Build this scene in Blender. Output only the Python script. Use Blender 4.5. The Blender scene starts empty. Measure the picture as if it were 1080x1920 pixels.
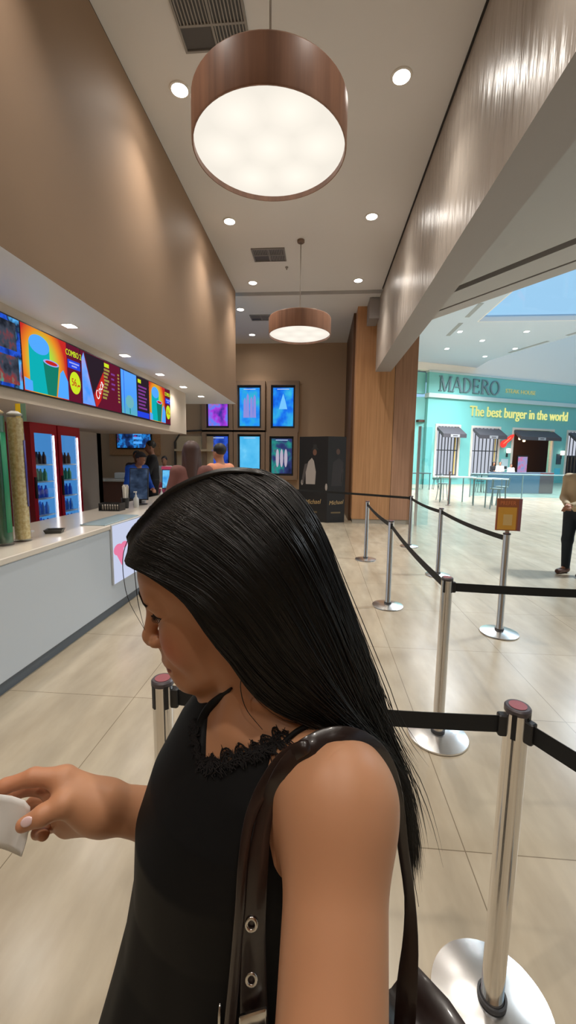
import bpy, math, random
import numpy as np
from mathutils import Vector, Matrix
from mathutils.bvhtree import BVHTree
random.seed(7); RNG = np.random.default_rng(11)
SC = bpy.context.scene; COL = SC.collection
PI = math.pi

# ---------------------------------------------------------------- mesh builder
class MB:
    def __init__(s): s.v = []; s.f = []
    def add(s, vs, fs):
        b = len(s.v); s.v.extend([tuple(map(float, p)) for p in vs]); s.f.extend([tuple(b + i for i in q) for q in fs]); return s
    def box(s, x0, x1, y0, y1, z0, z1):
        vs = [(x, y, z) for z in (z0, z1) for y in (y0, y1) for x in (x0, x1)]
        return s.add(vs, [(0, 2, 3, 1), (4, 5, 7, 6), (0, 1, 5, 4), (2, 6, 7, 3), (0, 4, 6, 2), (1, 3, 7, 5)])
    def bevbox(s, x0, x1, y0, y1, z0, z1, b=.01):
        # box with chamfered vertical edges and top/bottom rims
        def ring(i, z):
            X0, X1, Y0, Y1 = x0 + i, x1 - i, y0 + i, y1 - i
            return [(X0 + b, Y0, z), (X1 - b, Y0, z), (X1, Y0 + b, z), (X1, Y1 - b, z), (X1 - b, Y1, z), (X0 + b, Y1, z), (X0, Y1 - b, z), (X0, Y0 + b, z)]
        rings = [ring(b, z0), ring(0, z0 + b), ring(0, z1 - b), ring(b, z1)]
        return s.loft(rings, caps=True)
    def loft(s, rings, caps=True, closed=True):
        n = len(rings[0]); vs = [p for r in rings for p in r]; fs = []
        for i in range(len(rings) - 1):
            for j in range(n if closed else n - 1):
                k = (j + 1) % n
                fs.append((i * n + j, i * n + k, (i + 1) * n + k, (i + 1) * n + j))
        if caps:
            fs.append(tuple(range(n))[::-1]); fs.append(tuple((len(rings) - 1) * n + j for j in range(n)))
        return s.add(vs, fs)
    def lathe(s, prof, c=(0, 0, 0), n=32, caps=True):
        rings = [[(c[0] + r * math.cos(2 * PI * j / n), c[1] + r * math.sin(2 * PI * j / n), c[2] + z) for j in range(n)] for r, z in prof]
        return s.loft(rings, caps)
    def cyl(s, a, b, r, r2=None, n=16):
        return s.tube([a, b], [r, r if r2 is None else r2], n)
    def tube(s, pts, rad, n=8, caps=True, flat=1.0):
        P = [np.array(p, float) for p in pts]
        if not hasattr(rad, '__len__'): rad = [rad] * len(P)
        T = [(P[min(i + 1, len(P) - 1)] - P[max(i - 1, 0)]) for i in range(len(P))]
        T = [t / (np.linalg.norm(t) + 1e-12) for t in T]
        ref = np.array([0, 0, 1.]) if abs(T[0][2]) < .9 else np.array([1., 0, 0])
        u = np.cross(ref, T[0]); u /= np.linalg.norm(u); rings = []
        for p, t, r in zip(P, T, rad):
            u = u - t * (u @ t); u /= np.linalg.norm(u) + 1e-12; w = np.cross(t, u)
            rings.append([p + r * (math.cos(2 * PI * j / n) * u + flat * math.sin(2 * PI * j / n) * w) for j in range(n)])
        return s.loft(rings, caps)
    def prism(s, poly, z0, z1):
        return s.loft([[(x, y, z0) for x, y in poly], [(x, y, z1) for x, y in poly]], True)
    def ball(s, c, r, n=16, m=10):
        r = (r, r, r) if not hasattr(r, '__len__') else r
        rings = []
        for i in range(m + 1):
            th = PI * min(max(i / m, .02), .98)
            rings.append([(c[0] + r[0] * math.sin(th) * math.cos(2 * PI * j / n), c[1] + r[1] * math.sin(th) * math.sin(2 * PI * j / n), c[2] - r[2] * math.cos(th)) for j in range(n)])
        return s.loft(rings, True)
    def torus(s, c, R, r, axis='z', n=24, m=8):
        ax = {'x': (1, 2, 0), 'y': (2, 0, 1), 'z': (0, 1, 2)}[axis]; rings = []
        for i in range(n):
            a = 2 * PI * i / n; ring = []
            for j in range(m):
                b = 2 * PI * j / m; q = ((R + r * math.cos(b)) * math.cos(a), (R + r * math.cos(b)) * math.sin(a), r * math.sin(b)); p = [0, 0, 0]
                for k in range(3): p[ax[k]] = q[k] + c[ax[k]]
                ring.append(p)
            rings.append(ring)
        rings.append(rings[0]); return s.loft(rings, False)
    def xf(s, M, start=0):
        M = Matrix(M)
        for i in range(start, len(s.v)): s.v[i] = tuple(M @ Vector(s.v[i]))
        return s
    def build(s, name, m, parent=None, smooth=None, world=False):
        me = bpy.data.meshes.new(name)
        off = Vector((0, 0, 0))
        if world and parent is not None:
            q = parent
            while q is not None: off += q.location; q = q.parent
        me.from_pydata([tuple(Vector(v) - off) for v in s.v], [], s.f)
        return link(name, me, m, parent, smooth)

def link(name, me, m, parent=None, smooth=None):
    import bmesh
    bm = bmesh.new(); bm.from_mesh(me); bmesh.ops.recalc_face_normals(bm, faces=bm.faces); bm.to_mesh(me); bm.free()
    o = bpy.data.objects.new(name, me); COL.objects.link(o)
    if m: me.materials.append(m)
    if parent: o.parent = parent
    if smooth is not None:
        for p in me.polygons: p.use_smooth = True
        if smooth < 179: me.set_sharp_from_angle(angle=math.radians(smooth))
    return o

def np_mesh(name, V, Fq, m, parent=None, smooth=True, off=None):
    me = bpy.data.meshes.new(name); V = np.asarray(V, np.float32)
    if off is not None: V = V - np.array(off, np.float32)
    k = Fq.shape[1]
    me.vertices.add(len(V)); me.vertices.foreach_set('co', V.ravel())
    me.loops.add(Fq.size); me.loops.foreach_set('vertex_index', Fq.astype(np.int32).ravel())
    me.polygons.add(len(Fq)); me.polygons.foreach_set('loop_start', np.arange(0, Fq.size, k, dtype=np.int32))
    if smooth: me.polygons.foreach_set('use_smooth', np.ones(len(Fq), bool))
    me.update(calc_edges=True)
    o = bpy.data.objects.new(name, me); COL.objects.link(o)
    if m: me.materials.append(m)
    if parent: o.parent = parent
    return o

def thing(name, label, cat, loc=(0, 0, 0), rz=0, group=None):
    o = bpy.data.objects.new(name, None); COL.objects.link(o)
    o.empty_display_size = .05; o.location = loc; o.rotation_euler = (0, 0, rz)
    return tag(o, label, cat, group)
def tag(o, label, cat, group=None, kind=None):
    o['label'] = label; o['category'] = cat
    if group: o['group'] = group
    if kind: o['kind'] = kind
    return o
def struct(o, label=None):
    o['kind'] = 'structure'
    if label: o['label'] = label
    return o
def dup(root, loc=None, rz=None, label=None, group=None):
    r = root.copy(); COL.objects.link(r)
    if loc is not None: r.location = loc
    if rz is not None: r.rotation_euler = (0, 0, rz)
    if label: r['label'] = label
    if group: r['group'] = group
    for ch in list(root.children):
        c = ch.copy(); COL.objects.link(c); c.parent = r
        for g in list(ch.children):
            d = g.copy(); COL.objects.link(d); d.parent = c
    return r

# ---------------------------------------------------------------- materials
MATS = {}
def mat(name, col, rough=.5, metal=0., spec=.5, noise=None, bump=None, emit=0., ecol=None, coat=0., trans=0., sss=0., aniso=None):
    if name in MATS: return MATS[name]
    m = bpy.data.materials.new(name); m.use_nodes = True; nt = m.node_tree; N = nt.nodes; b = N['Principled BSDF']
    b.inputs['Base Color'].default_value = (*col, 1); b.inputs['Roughness'].default_value = rough; b.inputs['Metallic'].default_value = metal
    b.inputs['Specular IOR Level'].default_value = spec
    if coat: b.inputs['Coat Weight'].default_value = coat; b.inputs['Coat Roughness'].default_value = .08
    if trans: b.inputs['Transmission Weight'].default_value = trans
    if sss:
        b.inputs['Subsurface Weight'].default_value = sss; b.inputs['Subsurface Radius'].default_value = (.012, .005, .003); b.inputs['Subsurface Scale'].default_value = 1.
    if emit:
        b.inputs['Emission Color'].default_value = (*(ecol or col), 1); b.inputs['Emission Strength'].default_value = emit
    if noise:   # (scale xyz, colour2, lo, hi)
        sc, c2, lo, hi = noise
        tc = N.new('ShaderNodeTexCoord'); mp = N.new('ShaderNodeMapping'); mp.inputs['Scale'].default_value = sc
        nz = N.new('ShaderNodeTexNoise'); nz.inputs['Scale'].default_value = 1; nz.inputs['Detail'].default_value = 6; nz.inputs['Roughness'].default_value = .6
        rp = N.new('ShaderNodeMapRange'); rp.inputs[1].default_value = lo; rp.inputs[2].default_value = hi
        mx = N.new('ShaderNodeMix'); mx.data_type = 'RGBA'; mx.inputs[6].default_value = (*col, 1); mx.inputs[7].default_value = (*c2, 1)
        L = nt.links; L.new(tc.outputs['Object'], mp.inputs[0]); L.new(mp.outputs[0], nz.inputs['Vector']); L.new(nz.outputs[0], rp.inputs[0]); L.new(rp.outputs[0], mx.inputs[0]); L.new(mx.outputs[2], b.inputs['Base Color'])
    if bump:    # (scale xyz, strength, distance)
        sc, st, di = bump
        tc = N.new('ShaderNodeTexCoord'); mp = N.new('ShaderNodeMapping'); mp.inputs['Scale'].default_value = sc
        nz = N.new('ShaderNodeTexNoise'); nz.inputs['Scale'].default_value = 1; nz.inputs['Detail'].default_value = 4
        bp = N.new('ShaderNodeBump'); bp.inputs['Strength'].default_value = st; bp.inputs['Distance'].default_value = di
        L = nt.links; L.new(tc.outputs['Object'], mp.inputs[0]); L.new(mp.outputs[0], nz.inputs['Vector']); L.new(nz.outputs[0], bp.inputs['Height']); L.new(bp.outputs[0], b.inputs['Normal'])
    MATS[name] = m; return m
def emis(name, col, st):
    if name in MATS: return MATS[name]
    m = bpy.data.materials.new(name); m.use_nodes = True; nt = m.node_tree; nt.nodes.clear()
    e = nt.nodes.new('ShaderNodeEmission'); e.inputs[0].default_value = (*col, 1); e.inputs[1].default_value = st
    o = nt.nodes.new('ShaderNodeOutputMaterial'); nt.links.new(e.outputs[0], o.inputs[0]); MATS[name] = m; return m
def screen(name, stops, scale=(3, 3, 3), st=1.2, kind='noise', seed=0., center=(0, 0, 0)):
    """emissive picture of a lit screen: noise or radial blobs through a colour ramp, in the object's own coordinates"""
    if name in MATS: return MATS[name]
    m = bpy.data.materials.new(name); m.use_nodes = True; nt = m.node_tree; N = nt.nodes; L = nt.links; N.clear()
    e = N.new('ShaderNodeEmission'); e.inputs[1].default_value = st; o = N.new('ShaderNodeOutputMaterial'); L.new(e.outputs[0], o.inputs[0])
    tc = N.new('ShaderNodeTexCoord'); mp = N.new('ShaderNodeMapping'); mp.inputs['Scale'].default_value = scale
    mp.inputs['Location'].default_value = tuple(-c * k + seed for c, k in zip(center, scale)); L.new(tc.outputs['Object'], mp.inputs[0])
    rp = N.new('ShaderNodeValToRGB'); cr = rp.color_ramp
    while len(cr.elements) > 1: cr.elements.remove(cr.elements[-1])
    cr.elements[0].position = stops[0][0]; cr.elements[0].color = (*stops[0][1], 1)
    for p, c in stops[1:]:
        q = cr.elements.new(p); q.color = (*c, 1)
    if kind == 'radial':
        g = N.new('ShaderNodeVectorMath'); g.operation = 'LENGTH'; L.new(mp.outputs[0], g.inputs[0]); L.new(g.outputs['Value'], rp.inputs[0])
    else:
        g = N.new('ShaderNodeTexNoise'); g.inputs['Scale'].default_value = 1; g.inputs['Detail'].default_value = 3; L.new(mp.outputs[0], g.inputs['Vector']); L.new(g.outputs[0], rp.inputs[0])
    L.new(rp.outputs[0], e.inputs[0]); MATS[name] = m; return m
def glassm(name, tint=(1, 1, 1), refl=.12, graze=.5):
    if name in MATS: return MATS[name]
    m = bpy.data.materials.new(name); m.use_nodes = True; nt = m.node_tree; N = nt.nodes; L = nt.links; N.clear()
    t = N.new('ShaderNodeBsdfTransparent'); t.inputs[0].default_value = (*tint, 1); g = N.new('ShaderNodeBsdfGlossy'); g.inputs['Roughness'].default_value = .03
    f = N.new('ShaderNodeLayerWeight'); f.inputs[0].default_value = .5; pw = N.new('ShaderNodeMath'); pw.operation = 'POWER'; pw.inputs[1].default_value = 4; L.new(f.outputs['Facing'], pw.inputs[0]); ad = N.new('ShaderNodeMath'); ad.operation = 'MULTIPLY_ADD'; ad.inputs[1].default_value = graze; ad.inputs[2].default_value = .02 + refl * .25; L.new(pw.outputs[0], ad.inputs[0])
    x = N.new('ShaderNodeMixShader'); L.new(ad.outputs[0], x.inputs[0]); L.new(t.outputs[0], x.inputs[1]); L.new(g.outputs[0], x.inputs[2])
    o = N.new('ShaderNodeOutputMaterial'); L.new(x.outputs[0], o.inputs[0]); MATS[name] = m; return m
def srgb(*c):
    return tuple(((x / 255) / 12.92 if x / 255 <= .04045 else ((x / 255 + .055) / 1.055) ** 2.4) for x in c)

def text(name, s, size, m, parent, M, depth=.004, squash=1., shear=0., align='CENTER'):
    """lettering as a mesh; local x right, y up, z out of the face, placed by matrix M"""
    cu = bpy.data.curves.new(name, 'FONT'); cu.body = s; cu.size = size; cu.align_x = align; cu.align_y = 'CENTER'; cu.extrude = depth; cu.shear = shear; cu.resolution_u = 3
    t = bpy.data.objects.new(name, cu); COL.objects.link(t)
    dg = bpy.context.evaluated_depsgraph_get(); me = bpy.data.meshes.new_from_object(t.evaluated_get(dg))
    bpy.data.objects.remove(t); bpy.data.curves.remove(cu)
    me.transform(Matrix(M) @ Matrix.Diagonal((squash, 1, 1, 1))); me.materials.clear()
    o = bpy.data.objects.new(name, me); COL.objects.link(o); me.materials.append(m)
    if parent: o.parent = parent
    return o
def face(o, n, up=(0, 0, 1)):
    """matrix whose z looks along n (out of a surface) at o, y = up"""
    z = Vector(n).normalized(); y = Vector(up); y = (y - z * y.dot(z)).normalized(); x = y.cross(z)
    M = Matrix((x, y, z)).transposed().to_4x4(); M.translation = Vector(o); return M

# ---------------------------------------------------------------- camera frame (place and direction of the photographer's phone)
def cam_basis(vp=(600, 863), roll=1.2, f=760.):
    y = np.array([(vp[0] - 540) / f, (vp[1] - 960) / f, 1]); y /= np.linalg.norm(y)
    d = np.array([-math.sin(math.radians(roll)), math.cos(math.radians(roll)), 0]); d = d - y * (d @ y); d /= np.linalg.norm(d)
    return np.stack([np.cross(d, y), y, -d], 1)
CR = cam_basis(); EYE = np.array([0, 0, 1.6])
def W(c): return np.asarray(c, float) @ CR + EYE          # camera-frame metres (right, down, ahead) -> room metres
def C(px, py, d): return np.array([(px - 540) / 760 * d, (py - 960) / 760 * d, d])
def PW(px, py, d): return W(C(px, py, d))
cam = bpy.data.cameras.new('camera'); camo = bpy.data.objects.new('camera', cam); COL.objects.link(camo)
cam.sensor_fit = 'VERTICAL'; cam.sensor_height = 36; cam.lens = 760 / 1920 * 36; cam.clip_start = .02; cam.clip_end = 200
Rm = Matrix((CR[0], -CR[1], -CR[2])).transposed().to_4x4(); Rm.translation = EYE; camo.matrix_world = Rm
SC.camera = camo

# ---------------------------------------------------------------- signed-distance sculpting
def s_cap(a, b, ra, rb):
    a = np.array(a, float); b = np.array(b, float); ab = b - a; l2 = ab @ ab + 1e-12
    def f(p):
        q = p - a; t = np.clip(q @ ab / l2, 0, 1)
        return np.sqrt(((q - t[:, None] * ab) ** 2).sum(1)) - (ra + (rb - ra) * t)
    return f
def s_ell(c, r, Rt=None):
    c = np.array(c, float); r = np.array(r, float)
    def f(p):
        q = p - c
        if Rt is not None: q = q @ Rt          # columns = axes
        k0 = np.sqrt(((q / r) ** 2).sum(1)); k1 = np.sqrt(((q / r ** 2) ** 2).sum(1)) + 1e-9
        return k0 * (k0 - 1) / k1
    return f
def s_fn(ops, p, act=None):
    d = np.full(len(p), 1.)
    for i, (f, k, sg) in enumerate(ops):
        if act is not None and not act[i]: continue
        e = f(p)
        if sg > 0:
            h = np.maximum(k - np.abs(d - e), 0) / k; d = np.minimum(d, e) - h * h * k * .25
        elif sg < 0:
            e = -e; h = np.maximum(k - np.abs(d - e), 0) / k; d = np.maximum(d, e) + h * h * k * .25
        else:       # intersection
            d = np.maximum(d, e)
    return d
def surface(ops, lo, hi, h, n=10):
    """surface-nets mesh of the blended shape"""
    lo = np.array(lo, float); hi = np.array(hi, float); nb = np.ceil((hi - lo) / (h * n)).astype(int)
    g = np.stack(np.meshgrid(*[np.arange(k) for k in nb], indexing='ij'), -1).reshape(-1, 3)
    cen = lo + (g + .5) * h * n; R = h * n * .5 * 1.7321 * 1.15
    vals = np.stack([f(cen) for f, k, s in ops], 0)
    ks = np.array([k for f, k, s in ops]); sg = np.array([s for f, k, s in ops])
    act = np.where(sg[:, None] > 0, vals < R * 3 + ks[:, None] + .01, np.where(sg[:, None] < 0, vals < R * 3 + ks[:, None], True))
    d0 = s_fn(ops, cen); keep = np.abs(d0) < R * 1.9
    NC = nb * n + 2
    def gid(i): return ((i[:, 0] + 1) * NC[1] + (i[:, 1] + 1)) * NC[2] + i[:, 2] + 1
    loc = np.stack(np.meshgrid(*[np.arange(n + 1)] * 3, indexing='ij'), -1).reshape(-1, 3)
    ids, vs, quads = [], [], []
    corners = [(a, b, c) for a in (0, 1) for b in (0, 1) for c in (0, 1)]
    edges = [(i, j) for i in range(8) for j in range(i + 1, 8) if sum(abs(np.array(corners[i]) - np.array(corners[j]))) == 1]
    for bi in np.nonzero(keep)[0]:
        base = g[bi] * n; D = s_fn(ops, lo + (base + loc) * h, act[:, bi]).reshape(n + 1, n + 1, n + 1)
        if D.min() > 0 or D.max() < 0: continue
        S = D < 0; cs = np.zeros((n, n, n), int)
        Dc = [D[a:n + a, b:n + b, c:n + c] for a, b, c in corners]
        for x in Dc: cs += (x < 0)
        cell = np.nonzero((cs > 0) & (cs < 8)); ci = np.stack(cell, 1)
        if len(ci):
            acc = np.zeros((len(ci), 3)); cnt = np.zeros(len(ci)); dv = np.stack([x[cell] for x in Dc], 1)
            for i, j in edges:
                a, b = dv[:, i], dv[:, j]; m = (a < 0) != (b < 0); t = np.where(m, a / np.where(a - b == 0, 1, a - b), 0)[:, None]
                p = np.array(corners[i]) + t * (np.array(corners[j]) - np.array(corners[i])); acc += p * m[:, None]; cnt += m
            ids.append(gid(base + ci)); vs.append(lo + (base + ci + acc / cnt[:, None]) * h)
        for ax in range(3):
            sl0 = [slice(0, n)] * 3; sl1 = [slice(0, n)] * 3; sl1[ax] = slice(1, n + 1)
            a, b = S[tuple(sl0)], S[tuple(sl1)]; e = np.nonzero(a != b)
            if not len(e[0]): continue
            ei = base + np.stack(e, 1); u, v = np.zeros(3, int), np.zeros(3, int); u[(ax + 1) % 3] = 1; v[(ax + 2) % 3] = 1
            q = np.stack([gid(ei - u - v), gid(ei - v), gid(ei), gid(ei - u)], 1); fl = a[e]
            q[~fl] = q[~fl][:, ::-1]; quads.append(q)
    ids = np.concatenate(ids); vs = np.concatenate(vs); quads = np.concatenate(quads)
    uid, ix = np.unique(ids, return_index=True); vs = vs[ix]
    q = np.searchsorted(uid, quads); q = np.minimum(q, len(uid) - 1); ok = (uid[q] == quads).all(1); q = q[ok]
    return vs, q
def spline(P, n):
    """Catmull-Rom through the points, n samples"""
    P = np.asarray(P, float); P = np.vstack([2 * P[0] - P[1], P, 2 * P[-1] - P[-2]]); m = len(P) - 3
    t = np.linspace(0, m, n); i = np.minimum(t.astype(int), m - 1); u = (t - i)[:, None]
    a, b, c, d = P[i], P[i + 1], P[i + 2], P[i + 3]
    return .5 * (2 * b + (c - a) * u + (2 * a - 5 * b + 4 * c - d) * u ** 2 + (3 * b - a - 3 * c + d) * u ** 3)
def tubes(paths, rad, n=3):
    """many thin strands in one array: paths (S, K, 3), rad (S,K)"""
    S, K, _ = paths.shape; T = np.gradient(paths, axis=1); T /= np.linalg.norm(T, axis=2, keepdims=True) + 1e-12
    ref = np.array([.3, .2, .93]); u = np.cross(T, ref); u /= np.linalg.norm(u, axis=2, keepdims=True) + 1e-12; w = np.cross(T, u)
    a = 2 * PI * np.arange(n) / n
    V = paths[:, :, None] + rad[:, :, None, None] * (np.cos(a)[None, None, :, None] * u[:, :, None] + np.sin(a)[None, None, :, None] * w[:, :, None])
    idx = np.arange(S * K * n).reshape(S, K, n); A = idx[:, :-1]; B = idx[:, 1:]
    F = np.stack([A, np.roll(A, -1, 2), np.roll(B, -1, 2), B], -1).reshape(-1, 4)
    return V.reshape(-1, 3), F
# ================================================================ the setting
tan = mat('tan_paint', srgb(156, 130, 107), rough=.6, spec=.3, noise=((.6, .6, .6), srgb(150, 125, 104), .35, .7))
tan2 = mat('tan_back_wall', srgb(192, 160, 128), rough=.6)
white = mat('white_paint', srgb(230, 229, 229), rough=.7)
soff = mat('soffit_white', srgb(234, 235, 238), rough=.45)
dark = mat('shadow_gap', (.03, .028, .026), rough=.8)
wood = mat('wood_laminate', srgb(200, 150, 106), rough=.42, noise=((26, 26, .9), srgb(172, 124, 84), .3, .72), spec=.4)
woodp = mat('wood_laminate_sheen', srgb(182, 138, 110), rough=.36, noise=((26, 26, .9), srgb(158, 118, 92), .3, .72), spec=.45)  # greyer copy of the wood, reflected light put into its colour
plaster = mat('polished_plaster', srgb(190, 180, 170), rough=.30, spec=.6, noise=((2.2, 2.2, .5), srgb(172, 162, 152), .35, .7), bump=((11, 11, 1.3), .55, .03))
beamu = mat('beam_paint', srgb(152, 146, 144), rough=.6)
def floor_mat():
    m = mat('porcelain_tiles', srgb(174, 159, 136), rough=.24, spec=.5, noise=((2.2, .9, 1), srgb(192, 179, 157), .34, .68)); nt = m.node_tree; N = nt.nodes; L = nt.links; b = N['Principled BSDF']
    old = b.inputs['Base Color'].links[0].from_socket; tc = N.new('ShaderNodeTexCoord'); mp = N.new('ShaderNodeMapping'); mp.inputs['Location'].default_value = (1.2165, .31, 0); L.new(tc.outputs['Object'], mp.inputs[0])
    br = N.new('ShaderNodeTexBrick'); br.offset = 0; br.inputs['Scale'].default_value = 1; br.inputs['Brick Width'].default_value = .925; br.inputs['Row Height'].default_value = .925; br.inputs['Mortar Size'].default_value = .0022; br.inputs['Mortar Smooth'].default_value = 0; br.inputs['Bias'].default_value = 0
    br.inputs['Color1'].default_value = (1, 1, 1, 1); br.inputs['Color2'].default_value = (.94, .94, .93, 1); br.inputs['Mortar'].default_value = (.45, .42, .38, 1); L.new(mp.outputs[0], br.inputs[0])
    nz = N.new('ShaderNodeTexNoise'); nz.inputs['Scale'].default_value = 1; nz.inputs['Detail'].default_value = 8; mp2 = N.new('ShaderNodeMapping'); mp2.inputs['Scale'].default_value = (7, 1.8, 1); mp2.inputs['Rotation'].default_value = (0, 0, .5); L.new(tc.outputs['Object'], mp2.inputs[0]); L.new(mp2.outputs[0], nz.inputs['Vector'])
    rp = N.new('ShaderNodeMapRange'); rp.inputs[1].default_value = .3; rp.inputs[2].default_value = .72; rp.inputs[3].default_value = .84; rp.inputs[4].default_value = 1.08; L.new(nz.outputs[0], rp.inputs[0])
    m1 = N.new('ShaderNodeMix'); m1.data_type = 'RGBA'; m1.blend_type = 'MULTIPLY'; m1.inputs[0].default_value = 1; L.new(old, m1.inputs[6]); L.new(br.outputs[0], m1.inputs[7])
    m2 = N.new('ShaderNodeVectorMath'); m2.operation = 'SCALE'; L.new(m1.outputs[2], m2.inputs[0]); L.new(rp.outputs[0], m2.inputs['Scale']); L.new(m2.outputs[0], b.inputs['Base Color']); return m
struct(MB().box(-9, 30, -5, 42, -.2, 0).build('floor', floor_mat()))
struct(MB().box(-2.2, 1.62, -4, 9.5, 5.3, 5.5).build('ceiling', white))
struct(MB().box(-9, 1.62, 9.70, 13.9, 5.3, 5.5).build('ceiling_rear', white))
struct(MB().box(-9, 1.62, 9.5, 9.70, 5.40, 5.5).build('trim_1', dark), 'dark shadow gap across the ceiling')
# upper wall over the counter, soffit, bulkhead carrying the menu screens
struct(MB().box(-2.12, -1.95, -4, 9.42, 2.86, 5.285).build('wall_left', tan)); wl = bpy.data.objects['wall_left']; wl.data.materials.append(soff)
for p in wl.data.polygons:
    if abs(p.normal.z) > .5: p.material_index = 1
struct(MB().box(-2.14, -1.953, -4, 9.42, 5.283, 5.3).build('trim_2', dark))
struct(MB().box(1.262, 1.30, -4, 9.42, 5.283, 5.3).build('trim_3', dark))
struct(MB().box(-4.45, -2.12, -4, 9.42, 2.86, 2.93).build('ceiling_soffit', soff))
struct(MB().box(-4.4, -2.64, -4, 7.95, 2.08, 2.86).build('wall_bulkhead', mat('bulkhead_paint', srgb(206, 192, 176), rough=.6)))
struct(MB().box(-4.6, -4.4, -4, 7.95, 0, 2.9).build('wall_counter_rear', mat('bulkhead_paint', (0, 0, 0))))
struct(MB().box(-9, -4.4, 7.8, 7.95, 0, 5.3).build('wall_counter_end', tan2))
struct(MB().box(-9, .86, 13.5, 13.7, 0, 5.4).build('wall_back', tan2))
struct(MB().box(-9.2, -9, 7.8, 13.7, 0, 5.4).build('wall_far_left', tan2))
struct(MB().box(-9, 4, -4.3, -4.1, 0, 5.5).build('wall_front', tan2))
struct(MB().box(-4.4, -2.95, -2, 8.6, 0, .12).build('floor_staff_platform', mat('grey_vinyl', (.25, .24, .23), rough=.6)))
# wooden pillar block and the plaster beam that runs into it
b = MB().box(.84, 1.79, 10.45, 13.5, .11, 5.3); struct(b.build('wall_wood_panel', wood))
struct(MB().box(1.80, 2.33, 10.45, 13.5, .11, 5.3).build('wall_wood_panel_side', woodp))
struct(MB().box(.86, 2.32, 10.47, 13.5, 0, .11).build('baseboard_pillar', mat('stone_plinth', srgb(170, 160, 145), rough=.4)))
struct(MB().box(1.79, 1.80, 10.462, 13.4, .11, 5.3).build('trim_4', dark))
struct(MB().box(.78, .84, 10.9, 13.5, 0, 5.3).build('trim_5', mat('dark_wood', srgb(96, 66, 44), rough=.5)))
def hbox(n, a, m): return struct(MB().box(*a).build(n, m))
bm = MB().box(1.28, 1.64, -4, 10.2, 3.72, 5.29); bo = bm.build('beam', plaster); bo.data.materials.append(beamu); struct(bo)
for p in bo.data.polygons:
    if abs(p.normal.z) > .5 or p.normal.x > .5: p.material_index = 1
hbox('beam_end', (1.06, 1.28, 9.9, 10.45, 4.84, 5.29), beamu)
# mall side
L1 = (3.0, 9.9); dd = np.array([.585, -.812]); nn = np.array([.812, .585])
def LP(t, o): q = np.array(L1) + dd * t + nn * o; return (float(q[0]), float(q[1]))
grey = mat('mall_grey_ceiling', srgb(156, 153, 152), rough=.7)
struct(MB().prism([(1.64, -5), (16.0, -5), LP(14, 0), LP(-2.3, 0), (1.64, 12.4)], 5.5, 5.9).build('ceiling_mall_near', grey))
struct(MB().prism([LP(-4, 0), LP(16, 0), LP(16, .22), LP(-4, .22)], 5.62, 5.9).build('trim_6', mat('slot_brown', (.10, .075, .065), rough=.7)))
struct(MB().prism([LP(-4, .22), LP(16, .22), LP(16, .86), LP(-4, .86)], 5.5, 5.9).build('trim_7', grey))
struct(MB().prism([LP(-4, .86), LP(16, .86), LP(16, .93), LP(-4, .93)], 5.56, 5.9).build('trim_8', mat('slot_brown', (0, 0, 0))))
struct(MB().prism([LP(-4, .93), LP(16, .93), LP(16, 1.3), LP(-4, 1.3)], 5.5, 8.3).build('trim_9', grey))
mc = mat('mall_ceiling', srgb(188, 204, 222), rough=.75)
Z = 8.2; SKX, SKY = 7.3, 20.9
cb = MB().box(1.0, SKX, 11, 36, Z, Z + .3).box(SKX, 10.9, SKY, 36, Z, Z + .3)
cb.prism([(10.9, SKY), (14.0, SKY), (10.9, 28.5)], Z, Z + .3).box(SKX, 26, 3, 11.5, Z, Z + .3).box(17, 26, 11.5, 20, Z, Z + .3)
struct(cb.build('ceiling_mall', mc))
struct(MB().box(SKX + .001, 16.999, SKY - .06, SKY - .001, Z + .001, Z + .22).box(SKX + .001, SKX + .05, 11.55, SKY - .06, Z + .001, Z + .22).box(16.95, 16.999, 11.55, SKY - .06, Z + .001, Z + .22).build('trim_10', white), 'white reveal round the skylight')
struct(MB().box(SKX + .05, 16.95, 11.51, SKY - .06, Z + .18, Z + .20).build('window_1', glassm('skylight_glass', (.97, .99, 1), 0, .04)), 'skylight glass')
slot = mat('cove_slot', srgb(150, 158, 164), rough=.8)
for i, (a, b_) in enumerate([((6.6, 18.5), (6.6, 20.2)), ((6.6, 21.0), (6.6, 23.0)), ((11.3, 26.6), (12.3, 24.2)), ((12.7, 23.2), (13.4, 21.5))]):
    d = np.array(b_) - np.array(a); d = d / np.linalg.norm(d); w_ = np.array([-d[1], d[0]]) * .1; a, b_ = np.array(a), np.array(b_)
    struct(MB().prism([tuple(a - w_), tuple(b_ - w_), tuple(b_ + w_), tuple(a + w_)], Z - .012, Z).build('trim_%d' % (11 + i), slot))
struct(MB().box(1.0, 1.2, 13.9, 36, 0, 8.3).build('wall_mall_left', tan2))
struct(MB().box(26, 26.2, -5, 40, 0, 11.3).build('wall_mall_right', white))
struct(MB().box(4, 26, -5.2, -5, 0, 9).build('wall_mall_front', white))
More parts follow.
